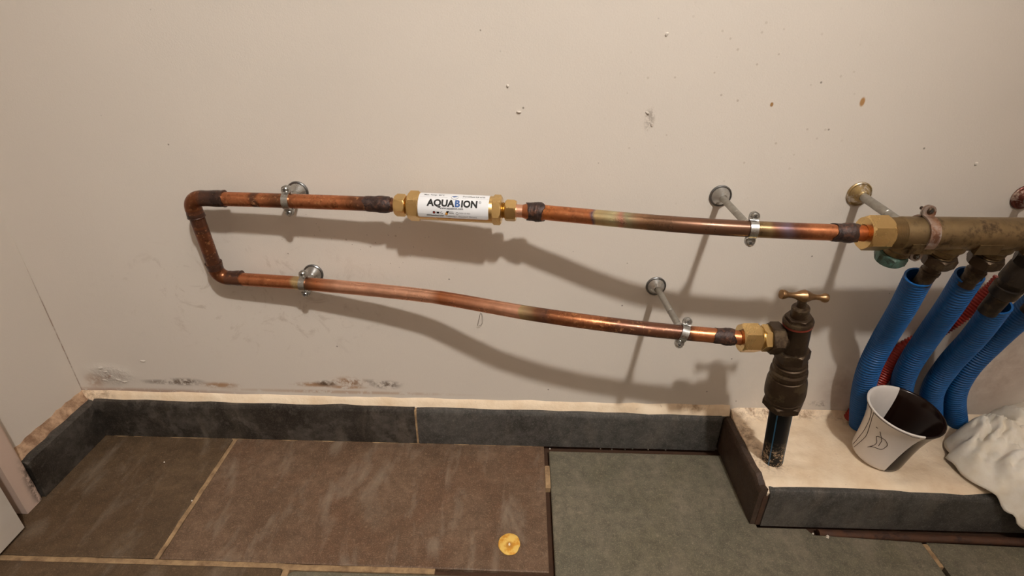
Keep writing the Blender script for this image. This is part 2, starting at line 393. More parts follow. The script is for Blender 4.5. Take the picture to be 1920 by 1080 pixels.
# floor: mortar bed > tiles, grout strips
fl = struct(ring_box(MB(), LEFT-.1, RIGHT+.1, FRONT-.1, WALL+.1, -.06, -.0125).obj('floor', M['mortar']), 'slate tile floor with sandy grout')
SK = .7835                                    # front face of the back skirting
LS = -.810                                    # face of the left skirting
YG0, YG1 = .516, .525                         # front grout line
JX0, JX1 = -.5545, -.546                      # joint between olive and brown tile
BX, GX = .0535, .0632                         # brown tile end, green tile start
def tile(pts, mat):
    o = polyslab(MB(), pts, -.0115, 0.0, .0018).obj('tile', mat, fl, angle=20); return o
tile([(LEFT+.002, YG1), (JX0, YG1+.001), (JX0-.003, SK+.004), (LEFT+.002, SK+.004)], M['tile_olive'])
tile([(JX1, YG1+.001), (BX, YG1-.004), (BX, SK+.004), (JX1-.003, SK+.004)], M['tile_brown'])
TR0, TR1 = .6585, .6665
tile([(GX, .21), (TR0, .21), (TR0, .592), (.489, .6005), (.482, .612), (.402, .612), (.402, .7725), (GX, .7725)], M['tile_green'])
tile([(TR1, .21), (1.28, .21), (1.28, .577), (TR1, .592)], M['tile_green'])
def rnd(x0, x1, y0, y1, r=.008):
    return [(x0+r, y0), (x1-r, y0), (x1, y0+r), (x1, y1-r), (x1-r*.3, y1-r*.3), (x1-r, y1), (x0+r, y1), (x0+r*.3, y1-r*.3), (x0, y1-r), (x0, y0+r)]
tile(rnd(LEFT+.002, -.350, .219, YG0), M['tile_olive']); tile(rnd(-.340, .0535, .219, YG0-.004), M['tile_green'])
mats3 = [M['tile_olive'], M['tile_brown'], M['tile_green']]
for r in range(6):
    y1 = .21-.305*r-.009 if r else .2005
    y0 = max(y1-.296, FRONT+.002); x = LEFT+.002-(.3 if r % 2 else 0); i = r
    if y1-y0 < .02: break
    while x < RIGHT-.02:
        x0, x1 = max(x, LEFT+.002), min(x+.597, RIGHT-.002)
        if x1-x0 > .02: tile([(x0, y0), (x1, y0), (x1, y1), (x0, y1)], mats3[i % 3])
        x += .606; i += 1
tile([(1.289, .21), (RIGHT-.002, .21), (RIGHT-.002, .572), (1.289, .577)], M['tile_olive'])
def grout(x0, x1, y0, y1, z=-.0012, n=40, mat='grout'):
    """narrow strip with a slightly uneven surface"""
    lx = (x1-x0) > (y1-y0); mb = MB()
    N = smooth_noise(n, 2, .0004)
    def f(u, v):
        z_ = z+N[int(u*(n-1))]-.0008*abs(v-.5)*2
        return (x0+(x1-x0)*(u if lx else v), y0+(y1-y0)*(v if lx else u), z_)
    grid(mb, f, n, 4)
    vs = list(mb.v); k = len(vs)
    lo = MB(); lo.add(vs, mb.f)
    # skirt down to the bed
    per = [i*4 for i in range(n)]+[(n-1)*4+j for j in range(1, 4)]+[i*4+3 for i in range(n-2, -1, -1)]+[2, 1]
    base = len(lo.v); lo.v += [(vs[p][0], vs[p][1], -.0122) for p in per]; lo.c += [(1, 1, 1, 0)]*len(per)
    for i in range(len(per)):
        j = (i+1) % len(per); lo.f.append((per[i], per[j], base+j, base+i)); lo.mi.append(0)
    return lo.obj('grout', M[mat], fl)
grout(LEFT+.003, -.352, YG0+.0002, YG1-.0002, -.0006); grout(-.352, -.12, YG0-.002, YG1-.002, -.0004); grout(-.12, BX, YG0-.0035, YG1-.0045, -.004, 40, 'mortar')
grout(JX0-.002, JX1-.002, YG1+.0005, SK, -.0008); grout(-.3498, -.3402, .222, .515, -.0008)
p0, p1 = on_z(1026, 872, 0), on_z(1029, 914, 0)
grout(BX+.0004, GX-.0004, p1.y, p0.y, -.0010, 16)
p0, p1 = on_z(1735, 1018, 0), on_z(1772, 1062, 0)
grout(TR0+.0002, TR1-.0002, p1.y, .589, -.0008, 20)

grout(-.80, .03, SK-.0016, SK+.002, .0004, 90)
# skirting tiles: profile with a rounded top, extruded along a run
def skirt(parent, a, b, nrm, h0, h1, th, mat, z0=.0006, n=30, rough=.0006):
    a, b = Vector((*a, 0)), Vector((*b, 0)); nr = Vector((*nrm, 0)); mb = MB()
    prof = [(0, 0), (th*1.0, 0), (th, .45), (th, .86), (th*.93, .93), (th*.72, .98), (th*.45, 1.0), (0, 1.0)]
    N = smooth_noise(n, 3, rough); vs, fs = [], []
    for i in range(n):
        s = i/(n-1); p = a.lerp(b, s); h = h0+(h1-h0)*s
        for (d, z) in prof: vs.append(p+nr*(d)+Vector((0, 0, z0+z*h+(N[i] if z > .4 else 0))))
    m = len(prof)
    for i in range(n-1):
        for k in range(m): k2 = (k+1) % m; fs.append((i*m+k, i*m+k2, (i+1)*m+k2, (i+1)*m+k))
    fs += [tuple(range(m)), tuple((n-1)*m+k for k in range(m))[::-1]]
    return mb.add(vs, fs).obj('tile', mat, parent, angle=30)
JS = on_y(781, 800, SK).x
bb = struct(ring_box(MB(), LS+.001, .384, SK+.0115, WALL-.0005, .0005, .078).obj('baseboard_back', M['mortar']), 'dark slate skirting along the stained wall')
skirt(bb, (LS+.0005, WALL-.004), (JS-.002, WALL-.004), (0, -1), .084, .083, WALL-.004-SK, M['skirt'])
skirt(bb, (JS+.002, WALL-.004), (.385, WALL-.004), (0, -1), .083, .081, WALL-.004-SK, M['skirt_grey'])
mb = MB(); ring_box(mb, JS-.0018, JS+.0018, SK+.0004, WALL-.006, .001, .0815); mb.obj('grout', M['grout'], bb)
bl = struct(ring_box(MB(), LEFT+.0005, LS-.0135, .636, WALL-.001, .0005, .078).obj('baseboard_left', M['mortar']), 'dark slate skirting along the side wall')
skirt(bl, (LEFT+.006, .634), (LEFT+.006, WALL-.005), (1, 0), .082, .083, LS-LEFT-.006, M['skirt'])
bg = struct(ring_box(MB(), .404, RIGHT-.002, .626, .634, .0005, .074).obj('baseboard_ledge', M['mortar']), 'dark slate skirting around the raised ledge')
skirt(bg, (.4035, WALL-.006), (.4035, .6175), (-1, 0), .080, .0815, .0125, M['skirt_brown'], rough=.0024)
skirt(bg, (.4075, .6255), (.985, .6255), (0, -1), .081, .074, .0115, M['skirt_grey'], .0006, rough=.0009)
skirt(bg, (.989, .6255), (RIGHT-.003, .6255), (0, -1), .074, .073, .0115, M['skirt'], .0006)
mb = MB(); ring_box(mb, .3995, .407, .6165, .6235, .0005, .066); mb.obj('grout', M['mortar'], bg)

# cream plaster bead above the skirting
def bead(name, a, b, nrm, w_, z0, z1, n=90, mat='plaster'):
    a, b = Vector((*a, 0)), Vector((*b, 0)); nr = Vector((*nrm, 0)); mb = MB(); vs, fs = [], []
    N1, N2, N3 = smooth_noise(n, 3, .0012), smooth_noise(n, 2, .0010), smooth_noise(n, 2, .0008)
    for i in range(n):
        p = a.lerp(b, i/(n-1))
        for d, z in ((-.001, z0-.004), (w_+N1[i], z0-.003), (w_*.85+N1[i], z0+.002+N3[i]), (w_*.45+N2[i], (z0+z1)/2+N3[i]), (.0012, z1+N2[i]), (-.001, z1+.001+N2[i])):
            vs.append(p+nr*d+Vector((0, 0, z)))
    for i in range(n-1):
        for k in range(6): k2 = (k+1) % 6; fs.append((i*6+k, i*6+k2, (i+1)*6+k2, (i+1)*6+k))
    fs += [tuple(range(6)), tuple((n-1)*6+k for k in range(6))[::-1]]
    o = mb.add(vs, fs).obj(name, M[mat], angle=60); return struct(o, 'rough cream plaster bead above the skirting')
bead('trim_1', (LEFT, WALL), (.40, WALL), (0, -1), .0085, .0835, .0985)
bead('trim_2', (LEFT, .636), (LEFT, WALL), (1, 0), .014, .0825, .099, 30, 'dirty_plaster')

# raised ledge with uneven painted top
GN = rng.normal(0, 1, (40, 16))
def ledge_z(x, y):
    u, v = (x-.4)/1.1*38, (y-.62)/.18*14
    i, j = int(max(0, min(37, u))), int(max(0, min(13, v))); fu, fv = min(1, max(0, u-i)), min(1, max(0, v-j))
    z = (GN[i, j]*(1-fu)+GN[i+1, j]*fu)*(1-fv)+(GN[i, j+1]*(1-fu)+GN[i+1, j+1]*fu)*fv
    edge = min(1, (y-.622)/.02) if y < .642 else 1
    edge2 = min(1, (x-.404)/.012)
    back = max(0, (y-.775)/.025)
    sl = -(min(x, 1.2)-.42)*.008
    return LEDGE+z*.0009-.006*(1-edge)**2-.004*(1-edge2)**2+.010*back**2+sl
mb = MB(); x0, x1, y0, y1 = .4038, RIGHT-.003, .6175, WALL-.0004
nu, nv = 140, 40
grid(mb, lambda u, v: (x0+(x1-x0)*u, y0+(y1-y0)*v, ledge_z(x0+(x1-x0)*u, y0+(y1-y0)*v)), nu, nv)
per = [i*nv for i in range(nu)]+[(nu-1)*nv+j for j in range(1, nv)]+[i*nv+nv-1 for i in range(nu-2, -1, -1)]+list(range(nv-2, 0, -1))
base = len(mb.v)
for p in per:
    x, y, z = mb.v[p]; mb.v.append((max(x, .4045), max(y, .635), .002)); mb.c.append((1, 1, 1, 0))
for i in range(len(per)): j = (i+1) % len(per); mb.f.append((per[i], base+i, base+j, per[j])); mb.mi.append(0)
# keep the body behind the skirting: pull the front and side down edges in just under the lip
struct(mb.obj('raised_ledge', M['plaster'], angle=60), 'cream painted raised ledge behind slate skirting')

# door casing and door leaf
mb = MB(); pts = []
for a in range(0, 91, 15):
    pts.append((-.8115-.008+.008*math.cos(math.radians(a)), .6325-.008+.008*math.sin(math.radians(a))))
pts = [(LEFT+.0005, .598), (-.8115, .598)]+pts+[(LEFT+.0005, .6325)]
polyslab(mb, pts, .001, 2.08, .001)
struct(mb.obj('trim_3', M['casing']), 'pinkish white door casing with scuffed foot')
d0, d1 = Vector((-.7895, .568, 0)), Vector((-.772, .0, 0)); dv = (d1-d0).normalized(); dn = Vector((-dv.y, dv.x, 0))
dn = dn if dn.x < 0 else -dn
d1 = d0+dv*.82; mb = MB()
q = [d0, d0+dn*.036, d1+dn*.036, d1]; q = [(p.x, p.y) for p in q]
area = sum(q[i][0]*q[(i+1) % 4][1]-q[(i+1) % 4][0]*q[i][1] for i in range(4))
if area < 0: q = q[::-1]
q = [(max(x, LEFT+.003), y) for x, y in q]
polyslab(mb, q, .007, 2.03, .001)
struct(mb.obj('door_1', M['door']), 'off-white door leaf edge beside the casing')

# wall blemishes that have relief
def flake(px, py, r, h, name='paint_flake', seg=9):
    p = on_y(px, py, WALL); mb = MB(); vs = []; ph = rng.uniform(0, 6)
    for k, (rr, hh) in enumerate(((1, -.0002), (.85, h*.7), (.4, h))):
        for i in range(seg):
            a = 2*math.pi*i/seg+ph; q = rr*r*(1+.35*math.sin(a*2+ph)+.15*math.sin(a*3)); vs.append((p.x+q*math.cos(a), WALL-hh, p.z+q*math.sin(a)*.75))
    fs = [(k*seg+i, k*seg+(i+1) % seg, (k+1)*seg+(i+1) % seg, (k+1)*seg+i) for k in range(2) for i in range(seg)]+[tuple(2*seg+i for i in range(seg))]
    return mb.add(vs, fs).obj(name, M['wall'], wb, angle=70)
for px, py, r, h in ((952, 161, .0022, .0024), (973, 210, .0028, .0026), (1250, 64, .003, .0015), (188, 690, .005, .0012), (198, 697, .003, .0016), (208, 706, .004, .0015), (222, 712, .004, .0015), (234, 716, .004, .0013), (196, 712, .003, .002), (268, 677, .004, .0015), (1214, 212, .003, .0015), (1222, 234, .003, .0015), (1830, 307, .003, .0015)):
    flake(px, py, r, h)

# ------------------------------------------------------------------ pipe axes
UZ = .5015
UK = [(-.493, .757, UZ), (-.40, .7545, UZ), (-.30, .7505, UZ), (-.184, .7435, UZ), (-.098, .7355, UZ), (.017, .7255, UZ), (.054, .7185, UZ), (.091, .7105, UZ),
      (.162, .6945, UZ), (.231, .6825, UZ), (.299, .6745, UZ), (.367, .6695, UZ), (.422, .667, UZ), (.466, .667, UZ), (.50, .668, UZ)]
KM = .971
def nearer(p):
    k = float(np.interp(p[0], [.02, .26], [1, KM])); return tuple(CPOS+(Vector(p)-CPOS)*k)
UK = [nearer(k) for k in UK]
UC = catmull(UK, 900); UCX = np.array([p.x for p in UC]); UCY = np.array([p.y for p in UC]); UCZ = np.array([p.z for p in UC])
def Ux(x): return Vector((x, float(np.interp(x, UCX, UCY)), float(np.interp(x, UCX, UCZ))))
UPX = np.array([proj(p)[0] for p in UC])
def xu(px): return float(np.interp(px, UPX, UCX))                 # pixel column -> x on the upper pipe
LP = [(412, 521), (520, 527.5), (570, 531), (700, 543), (800, 553.5), (850, 561.5), (950, 580.5), (1000, 589.5), (1100, 604), (1200, 616.5), (1280, 624), (1340, 629), (1400, 634.5)]
LK = []
for px, py in LP:
    q = on_z(px, py, .3605-.0065*(px-412)/990); k = float(np.interp(px, [800, 960, 1110, 1270], [1, .984, .984, 1])); LK.append(CPOS+(q-CPOS)*k)
LK = [LK[0]+(LK[0]-LK[1])*.05]+LK[1:]
LK = [Vector((k.x, k.y, k.z)) for k in LK]
for _ in range(2): LK = [LK[0]]+[LK[i]*.6+(LK[i-1]+(LK[i+1]-LK[i-1])*((LK[i].x-LK[i-1].x)/(LK[i+1].x-LK[i-1].x)))*.4 for i in range(1, len(LK)-1)]+[LK[-1]]
ldir = (LK[-1]-LK[-3]).normalized(); LK.append(LK[-1]+ldir*.05)
LC = catmull(LK, 900); LCX = np.array([p.x for p in LC]); LCY = np.array([p.y for p in LC]); LCZ = np.array([p.z for p in LC])
LPX = np.array([proj(p)[0] for p in LC])
def Lx(x): return Vector((x, float(np.interp(x, LCX, LCY)), float(np.interp(x, LCX, LCZ))))
def xl(px): return float(np.interp(px, LPX, LCX))

OR, BR, DB, BK, PK, YL, BL = (.58, .215, .095), (.20, .088, .046), (.105, .042, .024), (.035, .018, .014), (.90, .50, .34), (.66, .50, .26), (.20, .15, .20)
def colstops(stops, toX):
    xs = [toX(s[0]) for s in stops]; A = np.array([(*s[1], s[2]) for s in stops])
    return lambda x: tuple(float(np.interp(x, xs, A[:, k])) for k in range(4))
def pipe_between(name, curve, xa, xb, r, stops, toX, parent, step=.0015, under=None, bumps=None):
    n = max(8, int((xb-xa)/step)); P = [curve(xa+(xb-xa)*i/(n-1)) for i in range(n)]
    cf = colstops(stops, toX); J = smooth_noise(n, 4, 1.0)
    def cols(i, a):
        x = P[i].x+.0022*math.sin(a*2.3+J[i]*.4)+.0012*J[i]
        return cf(x)
    R = [r*(1+(bumps(P[i].x) if bumps else 0)) for i in range(n)]
    mb = tube(MB(), P, R, 28, cols=cols)
    return mb.obj(name, M['copper'], parent, col=True)
def flux_band(curve, xa, xb, r, parent, name='soldered_coupling', seed=0, bulge=.06):
    """burnt solder coupling: ragged, lumpy sleeve"""
    n = 40; P = [curve(xa+(xb-xa)*i/(n-1)) for i in range(n)]; rs = np.random.default_rng(seed); ph = rs.uniform(0, 6, 8)
    def rad(i):
        s = i/(n-1); e = min(1, s/.12, (1-s)/.12)
        def f(a): return r*(.985+.015*e+bulge*e*(1/(1+math.exp(-(s-.45)*22)))*(1-.55/(1+math.exp(-(s-.85)*26)))+.016*e*math.sin(a*2+ph[1]+s*5)+.010*e*math.sin(a*5+ph[2]-s*14)+.008*e*math.sin(a*3+s*31+ph[0]))
        return f
    mb = MB(); tube(mb, P, [rad(i) for i in range(n)], 30)
    # ragged ends
    vs = mb.v; seg = 30
    for i in (0, 1, 2, n-3, n-2, n-1):
        for k in range(seg):
            a = 2*math.pi*k/seg; d = .0022*math.sin(2*a+ph[3]+(0 if i < 5 else 2))+.0012*math.sin(5*a+ph[4])
            x, y, z = vs[i*seg+k]; vs[i*seg+k] = (x+d, y, z)
    return mb.obj(name, M['flux'], parent, angle=60)

PR = .0107
# ---- loop of copper from the conditioner round to the stop tap
loop = empty('copper_pipe_loop', (-.493, .765, .35), 'heat-stained copper pipe loop bending back beneath the white-labelled cylinder', 'pipe')
pipe_between('upper_pipe', Ux, -.478, xu(735), PR, [(380, BK, .2), (421, BK, .3), (423, OR, .9), (470, OR, .9), (476, DB, .9), (484, DB, .9), (490, OR, .6), (526, BR, .5), (560, OR, .8), (640, OR, .95), (668, BR, .8), (684, DB, .5), (735, DB, .4)], xu, loop)
flux_band(Ux, xu(686), xu(733), .0114, loop, seed=3, bulge=.11)
pipe_between('pipe_stub', Ux, xu(731), xu(748), .0094, [(730, BR, .3), (748, BR, .2)], xu, loop)
xv = -.493; xvl = -.4925
def elbow(name, corner, d1, l1, d2, l2, r, rb, dark1, dark2):
    """socket elbow: arm l1 along d1, bend, arm l2 along d2"""
    corner, d1, d2 = Vector(corner), Vector(d1).normalized(), Vector(d2).normalized(); P, R, C = [], [], []
    n1 = 22
    for i in range(n1):
        s = l1+(rb-l1)*i/(n1-1); P.append(corner+d1*s); u = i/(n1-1)
        R.append(r*(1.10 if u < .08 else 1.04+.035*math.sin(u*6.0) if u < .85 else 1.02)); C.append(u < dark1)
    c = corner+(d1+d2)*rb
    for i in range(1, 18):
        a = i/18*math.pi/2; P.append(c-d2*rb*math.cos(a)-d1*rb*math.sin(a)); R.append(r*1.0); C.append(False)
    for i in range(n1):
        s = rb+(l2-rb)*i/(n1-1); P.append(corner+d2*s); u = 1-i/(n1-1)
        R.append(r*(1.10 if u < .08 else 1.04+.03*math.sin(u*6.0) if u < .85 else 1.02)); C.append(u < dark2)
    def cols(i, a): return (*BK, .15) if C[i] else (*((.10, .036, .018) if i < n1 or i > n1+18 else (.22, .08, .035)), .6)
    return tube(MB(), P, R, 28, cols=cols).obj(name, M['copper'], loop, col=True)
cz_u = on_y(366, 408, .757).z; cz_l = on_y(397, 492, .77).z
lz0 = float(LCZ[0]); ly0 = float(LCY[0])
elbow('elbow', (xv, .757, UZ), (1, 0, 0), xu(421)-xv, (0, (ly0-.757)/(UZ-lz0), -1), UZ-cz_u, .0117, .017, .95, .5)
elbow('elbow', (xvl, ly0, lz0), (1, 0, 0), xl(452)-xvl, (0, -(ly0-.757)/(UZ-lz0), 1), cz_l-lz0, .0117, .017, .95, .95)
P = [Vector((xv, .757, UZ)).lerp(Vector((xvl, ly0, lz0)), .12+.76*i/59) for i in range(60)]
Jv = smooth_noise(60, 4, 1.)
tube(MB(), P, PR, 28, cols=lambda i, a: (*(((.07, .026, .014) if i+Jv[i]*2 < 20 or i > 40 else (.17, .06, .028))), .6)).obj('vertical_pipe', M['copper'], loop, col=True)
pipe_between('lower_pipe', Lx, -.478, xl(1345), PR, [(420, DB, .3), (452, DB, .5), (455, OR, .8), (520, OR, .6), (548, OR, .2), (556, YL, 0), (566, YL, 0), (578, BR, .1), (600, OR, .1), (640, PK, .05), (800, PK, .05), (810, PK, .3), (830, OR, .05), (965, PK, .08), (974, PK, .1), (977, YL, .1), (986, (.50, .36, .20), .1), (1010, BR, .1), (1022, DB, .2), (1045, (.34, .13, .06), .25), (1060, (.34, .13, .06), .6), (1095, (.46, .18, .08), .85), (1125, (.40, .15, .07), .85), (1160, (.13, .052, .028), .85), (1200, (.12, .05, .028), .5), (1262, (.11, .047, .027), .3), (1290, DB, .1), (1300, OR, .1), (1345, OR, .25)], xl, loop,
             bumps=lambda x: -.03*math.exp(-((x-xl(812))/.008)**2))
flux_band(Lx, xl(1339), xl(1376), .0114, loop, seed=5, bulge=.10)
pipe_between('pipe_stub', Lx, xl(1373), xl(1402), .0100, [(1373, OR, .2), (1402, OR, .1)], xl, loop)

# ---- copper pipe from the conditioner to the manifold
cp = empty('copper_pipe', Ux(.25)-Vector((0, 0, .02)), 'copper pipe with rainbow heat tint between white-labelled cylinder and manifold', 'pipe')
pipe_between('pipe_stub', Ux, xu(962), xu(990), .0093, [(962, PK, .1), (990, PK, .1)], xu, cp)
def redu(i):
    return .0093+(.0124-.0093)*min(1, i/5)
P = [Ux(xu(980)+(xu(1020)-xu(980))*i/23) for i in range(24)]
tube(MB(), P, [(.0093+.0032*min(1, i/7))*(1-.06*max(0, (i-17)/6)) for i in range(24)], 28, cols=lambda i, a: (*OR, .5)).obj('reducing_socket', M['copper'], cp, col=True)
flux_band(Ux, xu(990), xu(1019), .0130, cp, seed=8, bulge=.08)
pipe_between('pipe', Ux, xu(1012), xu(1568), PR, [(1012, OR, .3), (1021, (.72, .25, .08), .6), (1080, OR, .7), (1108, OR, .3), (1112, BL, .0), (1120, YL, 0), (1150, (.62, .55, .32), 0), (1168, (.60, .30, .22), 0), (1180, (.40, .36, .22), 0), (1200, (.36, .21, .12), 0), (1230, (.19, .10, .055), 0), (1300, (.13, .066, .038), 0), (1400, (.12, .058, .034), .05), (1440, (.36, .26, .13), 0), (1452, (.22, .11, .07), 0), (1470, BL, 0), (1488, (.16, .07, .05), .2), (1525, OR, .4), (1568, OR, .6)], xu, cp)
flux_band(Ux, xu(1562), xu(1604), .0117, cp, seed=11, bulge=.12)
pipe_between('pipe_stub', Ux, xu(1600), .449, .0104, [(1600, (.68, .20, .07), .5), (1650, (.68, .20, .07), .3)], xu, cp)

# ------------------------------------------------------------------ water conditioner (labelled brass cylinder)
a0, a1 = Ux(xu(742)), Ux(xu(968)); DA = (a1-a0).normalized(); DL = (a1-a0).length
def td(px):                                       # pixel column -> distance along the device axis
    return (Ux(xu(px))-a0).dot(DA)
dev = empty('water_conditioner', a0.lerp(a1, .5)-Vector((0, 0, .022)), 'brass cylinder with white printed label between two hexagon nuts', 'water filter')
def part(mb, name, mat, parent, angle=30): return mb.obj(name, mat, parent, angle=angle)
RB = .0192
part(hexnut(MB(), a0, DA, td(742), td(762), .0142, rot=.2, hole=.0096), 'compression_nut', M['brass'], dev)
part(lathe(MB(), a0, DA, [(td(761), .0105), (td(763), .0120), (td(764.5), .0108), (td(766), .0120), (td(767.5), .0108), (td(770), .0118)]), 'thread', M['brass_thread'], dev)
part(hexnut(MB(), a0, DA, td(768), td(789), .0192, rot=.35), 'hex_collar', M['brass'], dev)
part(lathe(MB(), a0, DA, [(td(786), RB*.97), (td(788), RB), (td(924), RB), (td(926), RB*.97)], 48), 'body', M['brass'], dev)
part(hexnut(MB(), a0, DA, td(924), td(941), .0188, rot=.2), 'hex_collar', M['brass'], dev)
part(lathe(MB(), a0, DA, [(td(940), .0118), (td(942), .0105), (td(943.5), .0118), (td(945), .0105), (td(946.5), .0118), (td(950), .0105)]), 'thread', M['brass_thread'], dev)
part(hexnut(MB(), a0, DA, td(948), td(968), .0140, rot=.5), 'compression_nut', M['brass'], dev)
# label wrapped on the body: s along the axis, e = elevation angle from the camera-side horizontal
side = Vector((DA.y, -DA.x, 0)).normalized()
if side.y > 0: side = -side
def onlab(s, e, h=0.): return a0+DA*s+(side*math.cos(e)+Vector((0, 0, 1))*math.sin(e))*(RB+h)
s0, s1 = td(789.5), td(919); e0, e1 = math.radians(-30), math.radians(150)
mb = MB(); nu, nv = 40, 46; rc = .0022
def labf(h):
    def f(u, v):
        e = e0+(e1-e0)*v; s = s0+(s1-s0)*u
        dist = (e-e0)*RB
        ins = rc-math.sqrt(max(0, rc*rc-(rc-dist)**2)) if dist < rc else 0
        s = min(max(s, s0+ins), s1-ins); return onlab(s, e, h)
    return f
grid(mb, labf(.00035), nu, nv); k = len(mb.v); 
grid(mb, labf(.00002), nu, nv)
lab = part(mb, 'label_sleeve', M['label'], dev, 60)
def text_mesh(txt, size, off=0.):
    cu = bpy.data.curves.new('txt', 'FONT'); cu.body = txt; cu.size = size; cu.offset = off; cu.resolution_u = 3
    o = bpy.data.objects.new('txt', cu); COL.objects.link(o)
    dg = bpy.context.evaluated_depsgraph_get(); me = bpy.data.meshes.new_from_object(o.evaluated_get(dg))
    bpy.data.objects.remove(o); bpy.data.curves.remove(cu)
    bm = bmesh.new(); bm.from_mesh(me); bpy.data.meshes.remove(me)
    return bm
def bm_wrap(bm, sx, se, name, mat, wx=1., h=.0005):
    """bend a flat XY mesh (metres) round the label: x along axis from sx, y up from elevation se"""
    ys = [v.co.y for v in bm.verts]
    if max(ys)-min(ys) > .003:
        for q in np.arange(min(ys)+.0015, max(ys), .0015):
            bmesh.ops.bisect_plane(bm, geom=bm.verts[:]+bm.edges[:]+bm.faces[:], plane_co=(0, q, 0), plane_no=(0, 1, 0))
    vs = [onlab(sx+v.co.x*wx, se+v.co.y/RB, h) for v in bm.verts]; bm.verts.index_update()
    fs = [tuple(v.index for v in f.verts) for f in bm.faces]; bm.free()
    return MB().add(vs, fs).obj(name, mat, lab, angle=60)
def put_text(txt, px0, px1, elev, size, mat, off=0., name='printed_text'):
    bm = text_mesh(txt, size, off); xs = [v.co.x for v in bm.verts]; wd = max(xs)-min(xs)
    for v in bm.verts: v.co.x -= min(xs)
    return bm_wrap(bm, td(px0), math.radians(elev), name, M[mat], (td(px1)-td(px0))/wd)
put_text('AQUA', 806, 857, 24, .0135, 'ink', .0006); put_text('B', 857.5, 867, 24, .0135, 'ink_blue', .0006); put_text('ION', 869, 898.5, 24, .0135, 'ink', .0006)
put_text('R', 902, 904, 45, .003, 'ink_grey')
put_text('www.aquabion.com', 830, 873, 12.5, .0042, 'ink', .00008)
put_text('Max. Temp.  80°C', 799, 836, 74, .0045, 'ink', .00006); put_text('Durchfluss 0,6 m³/h', 870, 911, 71, .0045, 'ink', .00006)
put_text('ION Deutschland GmbH', 806, 837, -20, .0032, 'ink', .00008); put_text('Frankenring 1 · Düsseldorf · Germany', 841, 898, -21, .0030, 'ink_grey', .00002)
put_text('made in', 848, 855, 0, .0028, 'ink'); put_text('Germany', 847, 856, -6, .0030, 'ink', .00005)
put_text('DVGW  CE  WRAS', 866, 886, -5, .0030, 'ink_grey')
def ngon_bm(pts):
    bm = bmesh.new(); bm.faces.new([bm.verts.new((x, y, 0)) for x, y in pts]); return bm
def circ(r, n=16, r2=None): return [(r*math.cos(2*math.pi*i/n), r*math.sin(2*math.pi*i/n)) for i in range(n)]
def ring_bm(r, r2, a0_=0, a1_=360, n=20):
    bm = bmesh.new(); A = [math.radians(a0_+(a1_-a0_)*i/n) for i in range(n+1)]
    o = [bm.verts.new((r*math.cos(a), r*math.sin(a), 0)) for a in A]; q = [bm.verts.new((r2*math.cos(a), r2*math.sin(a), 0)) for a in A]
    for i in range(n): bm.faces.new((o[i], o[i+1], q[i+1], q[i]))
    return bm
bm_wrap(ngon_bm(circ(.0020)), td(819.7), math.radians(-3), 'printed_mark', M['ink']); bm_wrap(ngon_bm(circ(.0011)), td(819.7), math.radians(-3), 'printed_mark', M['ink_red'], h=.0007)
bm_wrap(ngon_bm([(-.002, -.0013), (.002, -.0013), (.002, .0013), (-.002, .0013)]), td(826.8), math.radians(-3.5), 'printed_mark', M['ink'])
bm_wrap(ring_bm(.0018, .0011, 60, 360), td(833.6), math.radians(-4), 'printed_mark', M['ink'])
bm_wrap(ngon_bm([(-.0035, -.0028), (.0002, -.0030), (.0010, -.0005), (.0030, .0028), (-.0010, .0026)]), td(844), math.radians(-3), 'printed_mark', M['ink'])
bm_wrap(ngon_bm([(-.0034, -.0026), (-.0002, -.0030), (.0006, -.0012), (-.0006, .0006), (-.0024, .0004)]), td(844), math.radians(-3), 'printed_mark', M['ink_gold'], h=.0007)
bm_wrap(ring_bm(.0019, .0014), td(862), math.radians(-4), 'printed_mark', M['ink_grey']); bm_wrap(ring_bm(.0018, .0014), td(903), math.radians(47), 'printed_mark', M['ink_grey'])
bm_wrap(ngon_bm([(-.0052, .0008), (-.001, -.0014), (.0055, .0010), (.001, .0018)]), td(855.5), math.radians(71), 'printed_mark', M['ink_blue']); bm_wrap(ring_bm(.0058, .0053, 200, 340), td(855.5), math.radians(73), 'printed_mark', M['ink_grey'])
for px0, px1, e in ((789.5, 919, -13), (791, 842, 64), (869, 918, 64)):
    L_ = td(px1)-td(px0); bm = bmesh.new(); q = [[bm.verts.new((L_*i/10, y, 0)) for i in range(11)] for y in (-.00008, .00008)]
    for i in range(10): bm.faces.new((q[0][i], q[0][i+1], q[1][i+1], q[1][i]))
    bm_wrap(bm, td(px0), math.radians(e), 'printed_line', M['ink_grey'])

